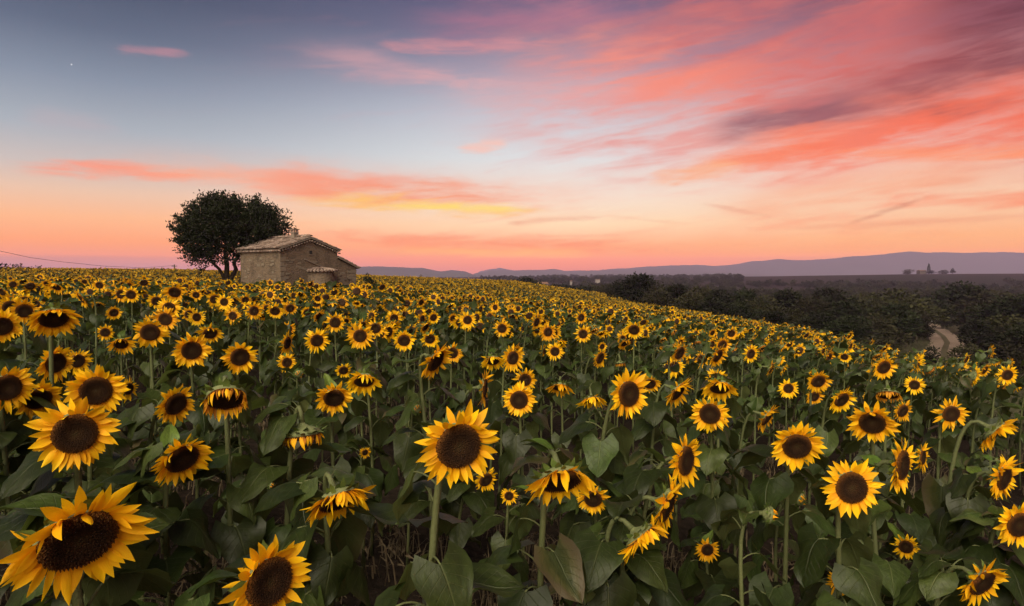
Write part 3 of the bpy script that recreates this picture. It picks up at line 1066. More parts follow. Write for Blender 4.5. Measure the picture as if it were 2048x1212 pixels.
# ridge tiles
mb = MB()
tile_field(mb, (GW / 2 - .13, -ov, RG + .12), (1, 0, 0), (0, 1, 0), 1, 15, .26, (GL + 2 * ov) / 15, rr0)
tag(link('ridge_tiles', mb.mesh('ridge_tiles', [M_tile], False), roof_l), kind='stuff')
# eave course of hollow tiles along the long wall and up the gable
mb = MB()
for i in range(26):
    y = -ov + .1 + i * (GL + 2 * ov - .2) / 25
    mb.tube([(-.02, y, EV - .12), (-.17, y, EV - .125)], .062, 6)
for i in range(24):
    x = -.1 + i * (GW + .2) / 23
    z = EV - .13 + (GW / 2 - abs(x - GW / 2)) * sl
    mb.tube([(x, -.001, z), (x, -.15, z)], .05, 6)
tag(link('eave_course', mb.mesh('eave_course', [M_tile]), house), kind='stuff')
# proud stones of the walls
mb = MB()
rs = random.Random(12)
def stones(x0, x1, z0, z1, n, face):
    for _ in range(n):
        a, z = rs.uniform(x0, x1), rs.uniform(z0, z1)
        hw, hh = rs.uniform(.07, .2), rs.uniform(.035, .08)
        d = rs.uniform(.012, .04)
        m = Matrix.Rotation(rs.uniform(-.06, .06), 3, 'Y' if face == 'g' else 'X')
        if face == 'g':
            mb.obox((a, -d + .05, z), hw, .05, hh, m)
        elif face == 's':
            mb.obox((a, .03 - d + .05, z), hw, .05, hh, m)
        else:
            mb.obox((-d + .05, a, z), .05, hw, hh, m)
stones(.2, GW - .2, .2, EV - .4, 24, 'g')
stones(GW + .1, GW2 - .2, .2, LE1 - .25, 120, 's')
stones(.2, GL - .2, .2, EV - .3, 40, 'l')
for k in range(12):                               # quoins of the near corner
    z = .25 + k * .29
    mb.obox((.16 if k % 2 else .1, .0, z), .2 if k % 2 else .13, .02, .12, Matrix.Identity(3))
    mb.obox((GW2 - .15, .02, z * .8), .16 if k % 2 else .1, .02, .1, Matrix.Identity(3)) if z * .8 < LE1 - .2 else None
tag(link('wall_stones', mb.mesh('wall_stones', [M_block], False), house), kind='stuff')
# old roof line left on the gable
mb = MB()
for k in range(9):
    t = k / 8
    mb.obox((1.75 + t * 1.25, -.03, EV - .62 - t * .45), .1, .05, .03, Matrix.Rotation(.34, 3, 'Y'))
tag(link('old_roof_scar', mb.mesh('old_roof_scar', [M_mortar], False), house), kind='stuff')
# window slit and vent
mb = MB(); mb.box(2.05, 2.23, -.03, -.004, EV - .28, EV - .06)
fr = MB(); fr.box(2.0, 2.28, -.06, -.002, EV - .32, EV - .28)
wn = link('window', mb.mesh('window', [M_dark], False), house)
link('window_sill', fr.mesh('window_sill', [M_block], False), wn)
mb = MB(); mb.box(1.5, 1.6, -.03, -.004, 1.75, 1.98)
link('wall_vent', mb.mesh('wall_vent', [M_dark], False), house)
# patch of tumbled stones at the foot of the long wall
mb = MB()
for k in range(70):
    y, z = rs.uniform(.3, 3.2), 0
    z = rs.uniform(.1, 1.15 - .2 * abs(y - 1.8))
    mb.obox((-.12 - rs.uniform(0, .25), y, z), rs.uniform(.08, .16), rs.uniform(.1, .22), rs.uniform(.04, .09), Euler((rs.uniform(-.2, .2), rs.uniform(-.2, .2), rs.uniform(-.4, .4))).to_matrix())
tag(link('stone_bank', mb.mesh('stone_bank', [M_block], False), house), kind='stuff')
# bread oven bulging from the gable
v, f = revolve([(1.1, 0), (1.02, .6), (.94, 1.4), (.86, 2.1), (.83, 2.24 - HZ)], 20, .05, 3)
oven = link('oven', mesh('oven', v, f, [M_stone]), house, Matrix.Translation((2.75, -.12, 0)))
mb = MB()
v, f = revolve([(.93, 2.22 - HZ), (.96, 2.26 - HZ), (.6, 2.38 - HZ), (.05, 2.47 - HZ)], 20, .03, 5)
mb.add(v, f)
for k in range(14):
    a = math.pi + math.pi * (k + .5) / 14
    d = Vector((math.cos(a), math.sin(a), 0))
    mb.tube([d * .15 + Vector((0, 0, 2.46 - HZ)), d * .6 + Vector((0, 0, 2.39 - HZ)), d * 1.04 + Vector((0, 0, 2.27 - HZ))], [.05, .065, .08], 6)
link('oven_roof', mb.mesh('oven_roof', [M_tile], False), oven)
# chimney
cy = 1.35
mb = MB()
cz = RG + .02
cx = GW / 2 - .12
mb.box(cx - .15, cx + .15, cy - .17, cy + .17, cz - .35, cz + .34)
mb.box(cx - .18, cx + .18, cy - .2, cy + .2, cz + .341, cz + .39)
ch = link('chimney', mb.mesh('chimney', [M_mortar], False), roof_l)
mb = MB()
for sx in (-1, 1):
    for sy in (-1, 0, 1):
        mb.box(cx + sx * .13 - .025, cx + sx * .13 + .025, cy + sy * .15 - .025, cy + sy * .15 + .025, cz + .391, cz + .56)
mb.box(cx - .21, cx + .21, cy - .23, cy + .23, cz + .561, cz + .61)
link('chimney_cap', mb.mesh('chimney_cap', [M_tile], False), ch)

# ------------------------------------------------------------------ trees
M_bark = simple('bark', (0.045, 0.034, 0.026), 0.95, 0.4, 6.0, 0.8, 25.0, 0.1)
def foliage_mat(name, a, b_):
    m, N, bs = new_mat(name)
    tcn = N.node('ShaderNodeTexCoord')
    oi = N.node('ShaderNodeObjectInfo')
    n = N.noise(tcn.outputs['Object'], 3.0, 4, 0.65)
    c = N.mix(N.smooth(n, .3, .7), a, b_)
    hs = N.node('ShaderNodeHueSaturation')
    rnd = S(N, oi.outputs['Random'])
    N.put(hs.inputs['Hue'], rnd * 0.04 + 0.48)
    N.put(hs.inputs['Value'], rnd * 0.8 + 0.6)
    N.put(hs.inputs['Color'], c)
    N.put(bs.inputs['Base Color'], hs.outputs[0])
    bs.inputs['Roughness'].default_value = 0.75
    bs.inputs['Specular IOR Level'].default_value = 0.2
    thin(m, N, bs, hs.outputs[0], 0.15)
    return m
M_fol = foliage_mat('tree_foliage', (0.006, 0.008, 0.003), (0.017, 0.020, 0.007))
M_fol2 = foliage_mat('scrub_foliage', (0.015, 0.015, 0.006), (0.036, 0.033, 0.013))

def leaf_quads(centres, dirs, sizes, rnd):
    """pointed leaf faces: one rhombus each"""
    n = len(centres)
    c = np.asarray(centres); d = np.asarray(dirs)
    d = d / np.linalg.norm(d, axis=1, keepdims=True)
    r = rnd.normal(size=(n, 3))
    s = np.cross(d, r)
    s /= np.linalg.norm(s, axis=1, keepdims=True) + 1e-9
    L = np.asarray(sizes)[:, None]
    v = np.stack([c, c + d * L * .5 + s * L * .28, c + d * L, c + d * L * .5 - s * L * .28], 1).reshape(-1, 3)
    f = np.arange(4 * n).reshape(n, 4)
    return v, f.tolist()

# the big tree beside the house
TD = 42.0
tb = at(454, 564, TD)
tz = ground(tb.x, tb.y)
tree = empty('tree', (tb.x, tb.y, tz))
tag(tree, 'broad dark leafy tree with forked trunk behind the corner of the stone house', 'tree')
m_px = TD / FPX
ctr = Vector(((468 - 454) * m_px, 0, EYE + (HOR - 472) * m_px - tz))
rt = random.Random(21)
mb = MB()
def limb(p0, p1, r0, r1, sag=0.0, n=7, wob=0.08):
    pts = []
    L = (p1 - p0).length
    for i in range(n + 1):
        t = i / n
        p = p0.lerp(p1, t) + Vector((0, 0, sag * math.sin(math.pi * t)))
        if 0 < i < n:
            p += Vector((rt.gauss(0, 1), rt.gauss(0, 1), rt.gauss(0, .6))) * wob * L * .25
        pts.append(p)
    mb.tube(pts, [r0 + (r1 - r0) * (i / n) ** .8 for i in range(n + 1)], 7)
    return pts
fork = Vector((0.05, 0, 1.15))
mb.tube([(0, 0, -.2), (0.02, 0, .25), (-.03, .0, .7), fork], [.42, .33, .28, .27], 9)
mains = [limb(fork, ctr + Vector((-.6, .2, -.5)), .24, .10), limb(fork - Vector((0, 0, .3)), Vector((1.9, -.2, 2.9)), .24, .12, -.12),
         limb(fork, ctr + Vector((.4, .5, -.3)), .2, .09), limb(fork + Vector((0, 0, .35)), ctr + Vector((-1.6, -.5, -.6)), .14, .06)]
joints = [q for L_ in mains for q in L_[3:]]
ends = []
for k in range(75):
    th, u = rt.uniform(0, 6.28), rt.uniform(-.75, 1)
    e = Vector((math.cos(th) * math.sqrt(1 - u * u), math.sin(th) * math.sqrt(1 - u * u), u))
    q = rt.uniform(.45, .85)
    p = ctr + Vector((e.x * 3.3, e.y * 3.1, e.z * 2.3)) * q
    j = min(joints, key=lambda z: (z - p).length + (0.8 if z.z > p.z else 0))
    ends.append(limb(j, p, .055, .018, .15, 5, .12))
link('trunk', mb.mesh('trunk', [M_bark]), tree)
cs, ds, ss = [], [], []
shoots = 0
while shoots < 1900:
    th, u = rt.uniform(0, 6.28), rt.uniform(-.85, 1)
    e = Vector((math.cos(th) * math.sqrt(1 - u * u), math.sin(th) * math.sqrt(1 - u * u), u))
    rad = rt.uniform(.2, 1.0) ** .45
    lump = 1 + .16 * mnoise.noise((e.x * 2.2, e.y * 2.2, e.z * 2.2 + 5)) + .10 * mnoise.noise((e.x * 6, e.y * 6, e.z * 6))
    if e.z < -.35 and rt.random() < .35:
        continue
    p = ctr + Vector((e.x * 3.3, e.y * 3.1, e.z * 2.32)) * rad * lump
    hole = mnoise.noise((p.x * .9, p.y * .9, p.z * .9))
    if hole < -.36:
        continue
    if p.z < .9:
        continue
    shoots += 1
    d = (e * .9 + Vector((0, 0, .75)) + Vector((rt.gauss(0, .35), rt.gauss(0, .35), rt.gauss(0, .3)))).normalized()
    L = rt.uniform(.45, .95)
    nl = rt.randint(24, 34)
    for k in range(nl):
        t = rt.random()
        cs.append(p + d * L * t + Vector((rt.gauss(0, .09), rt.gauss(0, .09), rt.gauss(0, .08))))
        ds.append(d * .8 + Vector((rt.gauss(0, .7), rt.gauss(0, .7), rt.gauss(0, .5))))
        ss.append(rt.uniform(.10, .20))
v, f = leaf_quads(cs, ds, ss, rng)
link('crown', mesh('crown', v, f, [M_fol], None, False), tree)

def bush_meshes(seed, nleaf=2600, leaf=.055, lobes=9, base=.1, spread=.34):
    """crown within a unit box (|x|<.5, z 0..1) made of leafy lobes; trunk with limbs"""
    q = random.Random(seed)
    g = np.random.default_rng(seed)
    L = []
    for k in range(lobes):
        th = q.uniform(0, 6.28)
        rr_ = q.uniform(.05, spread)
        z = q.uniform(base + .2, .82 - rr_ * .7)
        L.append((Vector((math.cos(th) * rr_, math.sin(th) * rr_, z)), q.uniform(.13, .24)))
    L.append((Vector((0, 0, .74)), .22))
    cs, ds, ss = [], [], []
    for k in range(nleaf):
        c, r = q.choice(L)
        e = Vector((q.gauss(0, 1), q.gauss(0, 1), q.gauss(0, 1))).normalized()
        rad = r * (q.uniform(.15, 1) ** .4) * (1 + .25 * mnoise.noise(e * 3 + c * 9))
        p = c + Vector((e.x, e.y, e.z * .85)) * rad
        if p.z < .02:
            continue
        cs.append(p)
        ds.append(e + Vector((q.gauss(0, .6), q.gauss(0, .6), .4 + q.gauss(0, .5))))
        ss.append(leaf * q.uniform(.6, 1.4))
    v, f = leaf_quads(cs, ds, ss, g)
    crown = mesh('crown', v, f, [M_fol if seed % 2 else M_fol2], None, False)
    mb = MB()
    mb.tube([(0, 0, -.06), (.01, 0, .12), (.0, .01, .35)], [.035, .028, .02], 6)
    for c, r in L[:6]:
        mb.tube([(0, 0, .15), Vector((0, 0, .25)).lerp(c, .5), c], [.018, .012, .006], 4)
    return mb.mesh('trunk', [M_bark]), crown
TREES = [bush_meshes(k + 1) for k in range(5)]
SHRUBS = [bush_meshes(k + 30, 1300, .075, 8, .0, .36) for k in range(2)]

def bg_tree(px, ytop, depth, wpx, label, cat='tree', group=None, name='tree', pool=None, k=0):
    x = (px - 1024) / FPX * depth
    gz = ground(x, depth) - .15
    zt = at(px, ytop, depth).z
    h = max(zt - gz, 1.0)
    w = wpx * depth / FPX * 1.35
    tr_, cr = (pool or TREES)[k % len(pool or TREES)]
    o = empty(name, (x, depth, gz), k * 2.1)
    sc = Matrix.Diagonal((w, w, h, 1))
    link('trunk', tr_, o, sc)
    link('crown', cr, o, sc)
    return tag(o, label, cat, group)

ORD = ['', 'first', 'second', 'third', 'fourth', 'fifth', 'sixth', 'seventh', 'eighth', 'ninth', 'tenth', 'eleventh', 'twelfth', 'thirteenth', 'fourteenth',
       'fifteenth', 'sixteenth', 'seventeenth', 'eighteenth', 'nineteenth', 'twentieth', 'twenty-first', 'twenty-second', 'twenty-third', 'twenty-fourth', 'twenty-fifth']
WOOD = [(1240, 556, 100, 52), (1310, 557, 95, 62), (1350, 562, 92, 70), (1400, 566, 88, 72), (1445, 574, 85, 76), (1490, 570, 92, 74),
        (1530, 584, 80, 82), (1575, 574, 88, 92), (1620, 586, 76, 92), (1660, 570, 95, 92), (1700, 590, 75, 100), (1740, 580, 82, 110),
        (1800, 600, 70, 92), (1760, 622, 65, 92), (1700, 626, 60, 82), (1640, 616, 66, 82), (1590, 612, 70, 72), (1545, 618, 66, 70),
        (1380, 580, 80, 70), (1430, 590, 76, 74), (1480, 596, 74, 70), (1320, 574, 86, 66), (1270, 575, 90, 62), (1835, 612, 78, 60)]
for i, (px, yt, d, w) in enumerate(WOOD):
    rk = sorted((q[0], q[2]) for q in WOOD).index((px, d)) + 1
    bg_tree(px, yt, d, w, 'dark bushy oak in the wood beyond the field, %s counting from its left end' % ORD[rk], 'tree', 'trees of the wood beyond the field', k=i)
bg_tree(1275, 541, 96, 84, 'tallest dark tree at the near end of the wood, standing above the skyline', k=2)
bg_tree(1795, 570, 86, 128, 'pale olive rounded tree beside the bend of the dirt track', k=1)
bg_tree(1925, 558, 125, 118, 'large dark domed tree behind the end of the dirt track', k=0)
bg_tree(1888, 602, 106, 56, 'small round tree standing alone where the track bends', k=4)
for i, (px, yt, d, w, lb) in enumerate([(1975, 592, 92, 104, 'dark tree in the middle of the thicket beyond the track'), (2035, 582, 86, 118, 'broad dark tree of the thicket at the right picture edge'),
        (2010, 622, 70, 104, 'lower dark tree in front of the thicket beyond the track'), (1960, 632, 66, 74, 'lowest tree of the thicket, right beside the dirt track'),
        (2050, 640, 60, 96, 'nearest thicket tree, cut by the right picture edge'), (1990, 575, 120, 120, 'farthest and highest tree of the thicket beyond the track')]):
    bg_tree(px, yt, d, w, lb, 'tree', 'thicket by the dirt track', k=i + 1)
for i, (px, yt, d, w, lb) in enumerate([
        (1775, 655, 56, 90, 'low wide bush at the foot of the wood, just behind the flowers'),
        (1868, 690, 47, 46, 'small dark bush at the near end of the dirt track'),
        (1945, 684, 52, 60, 'low dry bush on the verge of the dirt track, nearest the flowers'),
        (2000, 668, 56, 84, 'wide scrub bush below the thicket beside the track'),
        (2042, 684, 48, 78, 'scrub bush at the picture edge behind the last sunflowers'),
        (1842, 640, 84, 46, 'shrub on the inner side of the bend in the track')]):
    bg_tree(px, yt, d, w, lb, 'bush', None, 'bush', SHRUBS, i)
for i, (px, yt, d, w, lb) in enumerate([
        (1052, 551, 165, 44, 'dark twin-topped tree beside the white house beyond the field'),
        (1070, 558, 150, 46, 'paler bushy tree touching the white house beyond the field'),
        (1030, 557, 190, 34, 'small dark tree on the crest behind the field, before the white house'),
        (1008, 560, 200, 30, 'low tree on the crest at the far end of the sunflower field'),
        (1128, 567, 165, 62, 'low dark hedge-like tree next to the white house'),
        (1168, 570, 160, 56, 'flat dark tree at the end of the row by the white house'),
        (1215, 566, 150, 46, 'dark tree between the bare plot and the wood'),
        (997, 556, 420, 14, 'round-headed little tree on the far skyline')]):
    bg_tree(px, yt, d, w, lb, 'tree', None, 'tree', None, i)
bg_tree(736, 542, 40.5, 32, 'round dark shrub at the lean-to end of the stone house', 'bush', None, 'bush', TREES, 0)

# ------------------------------------------------------------------ far scrub, one mass
def scatter(name, pts, rot, scl, idx, sources, kind='stuff'):
    """stuff: copies of the sources set on the points of one object"""
    coll = bpy.data.collections.new(name + '_kinds')
    for k, me in enumerate(sources):
        so = bpy.data.objects.new('%s_kind_%02d' % (name, k), me)
        coll.objects.link(so)
    me = bpy.data.meshes.new(name)
    me.from_pydata([tuple(p) for p in pts], [], [])
    a = me.attributes.new('rot', 'FLOAT_VECTOR', 'POINT'); a.data.foreach_set('vector', np.asarray(rot, dtype=np.float32).ravel())
    a = me.attributes.new('scl', 'FLOAT_VECTOR', 'POINT'); a.data.foreach_set('vector', np.asarray(scl, dtype=np.float32).ravel())
    a = me.attributes.new('idx', 'INT', 'POINT'); a.data.foreach_set('value', np.asarray(idx, dtype=np.int32))
    o = link(name, me)
    ng = bpy.data.node_groups.new(name, 'GeometryNodeTree')
    ng.interface.new_socket('Geometry', in_out='INPUT', socket_type='NodeSocketGeometry')
    ng.interface.new_socket('Geometry', in_out='OUTPUT', socket_type='NodeSocketGeometry')
    gi, go = ng.nodes.new('NodeGroupInput'), ng.nodes.new('NodeGroupOutput')
    iop = ng.nodes.new('GeometryNodeInstanceOnPoints')
    ci = ng.nodes.new('GeometryNodeCollectionInfo')
    ci.inputs['Collection'].default_value = coll
    ci.inputs['Separate Children'].default_value = True
    ci.inputs['Reset Children'].default_value = True
    iop.inputs['Pick Instance'].default_value = True
    def attr(nm, ty):
        n = ng.nodes.new('GeometryNodeInputNamedAttribute')
        n.data_type = ty
        n.inputs['Name'].default_value = nm
        return n.outputs['Attribute']
    L = ng.links.new
    L(gi.outputs[0], iop.inputs['Points'])
    L(ci.outputs[0], iop.inputs['Instance'])
    L(attr('idx', 'INT'), iop.inputs['Instance Index'])
    L(attr('rot', 'FLOAT_VECTOR'), iop.inputs['Rotation'])
    L(attr('scl', 'FLOAT_VECTOR'), iop.inputs['Scale'])
    L(iop.outputs[0], go.inputs[0])
    md = o.modifiers.new('scatter', 'NODES')
    md.node_group = ng
    return tag(o, kind=kind)

FAR_CROWNS = [bush_meshes(k + 60, 420, .13, 7, .0, .36)[1] for k in range(4)]
pts, rot, scl, idx = [], [], [], []
fr_ = random.Random(77)
n_try = 0
while len(pts) < 2600 and n_try < 60000:
    n_try += 1
    d = math.exp(fr_.uniform(math.log(150), math.log(1500)))
    px = fr_.uniform(960, 2300)
    x = (px - 1024) / FPX * d
    dens = mnoise.noise((x * .012, d * .006, 2.0))
    if dens < -.12:
        continue
    if d < 200 and px < 1330:
        continue
    if d < 135 and px > 1830 and px < 1925:
        continue
    if d > 520 and px > 1480:
        continue
    gz = ground(x, d)
    if d < 135 and x < float(field_edge(d)) + 5:
        continue
    s = fr_.uniform(3.0, 6.5) * (1 + d / 1500)
    pts.append((x, d, gz - .3)); rot.append((0, 0, fr_.uniform(0, 6.28)))
    h = fr_.uniform(2.2, 5.0) * (1 + d / 2500)
    scl.append((s * 1.2, s * 1.2, h)); idx.append(fr_.randrange(4))
tag(scatter('woodland', pts, rot, scl, idx, FAR_CROWNS), 'dark scrub and woods covering the plain and far hillside', 'woodland')

# ------------------------------------------------------------------ far buildings, poles, car
M_wood = simple('pole_wood', (0.07, 0.055, 0.045), 0.9, 0.3, 4.0)
M_white = simple('limewash', (0.24, 0.21, 0.20), 0.9, 0.15, 1.0)
M_redroof = simple('far_tile', (0.16, 0.09, 0.07), 0.9, 0.3, 2.0)
def far_house(px, ybase, depth, wpx, hpx, label, name='house', wall=None, ang=.3):
    x = (px - 1024) / FPX * depth
    w, h = wpx * depth / FPX, hpx * depth / FPX
    z = at(px, ybase, depth).z
    gz = min(ground(x, depth) - .3, z)
    o = empty(name, (x, depth, gz), ang)
    tag(o, label, 'house')
    hh = z - gz + h * .72
    mb = MB(); mb.box(-w / 2, w / 2, -w * .35, w * .35, 0, hh)
    link('wall', mb.mesh('wall', [wall or M_white], False), o)
    rf = MB()
    q = w * .35 + .2
    rf.add([(-w / 2 - .2, -q, hh), (w / 2 + .2, -q, hh), (w / 2 + .2, q, hh), (-w / 2 - .2, q, hh), (-w / 2 - .2, 0, hh + h * .3), (w / 2 + .2, 0, hh + h * .3)],
           [(0, 1, 5, 4), (2, 3, 4, 5), (1, 2, 5), (3, 0, 4), (3, 2, 1, 0)])
    link('roof', rf.mesh('roof', [M_redroof], False), o)
    for k in (-.28, .0, .28):
        mb = MB(); mb.box(k * w - w * .06, k * w + w * .06, -w * .35 - .03, -w * .35 - .005, hh - h * .45, hh - h * .15)
        link('window', mb.mesh('window', [M_dark], False), o)
    return o
far_house(1084, 578, 168, 20, 14, 'small white house among trees beyond the far edge of the sunflowers')
far_house(1142, 565, 420, 4, 4, 'tiny pale house end showing above the dark scrub of the plain')
far_house(1195, 561, 600, 8, 3, 'low pale farm building far out in the scrub')
# hilltop farm with its tall cypress
hd = 790
far_house(1842, 545, hd, 14, 5, 'low dark farmhouse on the far plateau beside a tall cypress', wall=M_wood, ang=.1)
cx_ = (1850 - 1024) / FPX * hd
cz_ = ground(cx_, hd)
cyp = empty('cypress', (cx_, hd - 6, cz_ - .6))
ztop = at(1850, 528, hd).z - cz_ + 1
mb = MB(); mb.tube([(0, 0, 0), (0, 0, ztop * .3)], [.4, .3], 6)
link('trunk', mb.mesh('trunk', [M_bark]), cyp)
cs, ds, ss = [], [], []
for k in range(700):
    t = rt.random() ** .8
    r = 1.9 * math.sin(math.pi * min(1, .12 + t * .88)) ** .7 * (1 - t * .45)
    a = rt.uniform(0, 6.28)
    cs.append((r * math.cos(a), r * math.sin(a), ztop * (.06 + .9 * t))); ds.append((math.cos(a) * .3, math.sin(a) * .3, 1)); ss.append(rt.uniform(.6, 1.3))
v, f = leaf_quads(cs, ds, ss, rng)
link('crown', mesh('crown', v, f, [M_fol], None, False), cyp)
tag(cyp, 'tall slim cypress rising over the farm on the far plateau', 'tree')
for i, (px, yt, w, lb) in enumerate([(1815, 539, 26, 'rounded clump of trees at the left end of the plateau farm'), (1862, 541, 20, 'low tree just beside the plateau cypress'),
                                     (1888, 540, 22, 'dark tree behind the plateau farm'), (1904, 537, 12, 'small upright tree at the right end of the plateau farm')]):
    bg_tree(px, yt - 1, hd - 10, w * .8, lb, 'tree', None, 'tree', SHRUBS, i)

def pole(px, ytop, depth, label, r=.11):
    x = (px - 1024) / FPX * depth
    gz = ground(x, depth)
    o = empty('utility_pole', (x, depth, gz))
    zt = at(px, ytop, depth).z - gz
    mb = MB(); mb.tube([(0, 0, -.2), (0, 0, zt)], [r * 1.2, r], 8)
    link('post', mb.mesh('post', [M_wood]), o)
    mb = MB(); mb.box(-.5, .5, -.05, .05, zt - .35, zt - .25)
    cb = link('crossbar', mb.mesh('crossbar', [M_wood], False), o)
    mb = MB()
    mb.tube([(-.42, 0, zt - .25), (-.42, 0, zt - .12)], .03, 6)
    link('insulator', mb.mesh('insulator', [M_white]), cb)
    tag(o, label, 'pole')
    return Vector((x, depth, gz + zt - .1))
pA = pole(350, 529, 118, 'thin wooden utility pole on the field crest left of the big tree')
pole(842, 549, 150, 'short pole standing out of the far field before the mountains', .14)
pB = pole(-160, 432, 62, 'wooden utility pole outside the frame that carries the wire')
mb = MB()
wp = []
for px, py, d in [(-160, 434, 62), (-80, 473, 66), (0, 502, 71), (60, 515, 76), (123, 523.5, 82), (205, 532, 90), (287, 535.5, 104), (349, 531, 118)]:
    wp.append(at(px, py, d))
mb.tube(wp, .022, 5)
tag(link('power_line', mb.mesh('power_line', [M_wood])), 'thin sagging power line against the sky above the flowers', 'wire')

# car parked at the end of the track
M_paint = simple('white_paint', (0.75, 0.76, 0.78), 0.35, 0.03)
M_glass = simple('car_glass', (0.02, 0.022, 0.025), 0.1, 0.1, spec=0.6)
M_rub = simple('tyre_rubber', (0.015, 0.015, 0.015), 0.9, 0.2)
cxp = (1857 - 1024) / FPX * 128
car = empty('parked_car', (cxp, 128, ground(cxp, 128) + .05), .5)
tag(car, 'small white car parked among trees at the end of the dirt track', 'car')
prof = [(-1.9, .35), (1.9, .35), (1.92, .75), (1.2, .92), (.75, 1.42), (-1.25, 1.46), (-1.8, .98), (-1.95, .8)]
v = [(x, -.8, z) for x, z in prof] + [(x, .8, z) for x, z in prof]
n = len(prof)
link('body', mesh('body', v, [tuple(range(n)), tuple(range(2 * n - 1, n - 1, -1))] + [(i, i + n, (i + 1) % n + n, (i + 1) % n) for i in range(n)], [M_paint], None, False), car)
for sgn in (-1, 1):
    mb = MB(); mb.add([(-1.2, .803 * sgn, .98), (1.0, .803 * sgn, .98), (.66, .803 * sgn, 1.36), (-1.1, .803 * sgn, 1.38)], [(0, 1, 2, 3)])
    link('window', mb.mesh('window', [M_glass], False), car)
    for wx in (-1.2, 1.2):
        mb = MB(); mb.tube([(wx, .62 * sgn, .33), (wx, .84 * sgn, .33)], .33, 14)
        wh = link('wheel', mb.mesh('wheel', [M_rub]), car)
        mb = MB(); mb.tube([(wx, .8 * sgn, .33), (wx, .85 * sgn, .33)], .18, 10)
        link('rim', mb.mesh('rim', [M_paint]), wh)
mb = MB(); mb.add([(1.21, -.7, .95), (1.21, .7, .95), (.79, .66, 1.4), (.79, -.66, 1.4)], [(0, 1, 2, 3)])
link('windscreen', mb.mesh('windscreen', [M_glass], False), car)
for sgn in (-1, 1):
    mb = MB(); mb.box(1.88, 1.95, .5 * sgn - .15, .5 * sgn + .15, .6, .74)
    link('headlight', mb.mesh('headlight', [M_glass], False), car)

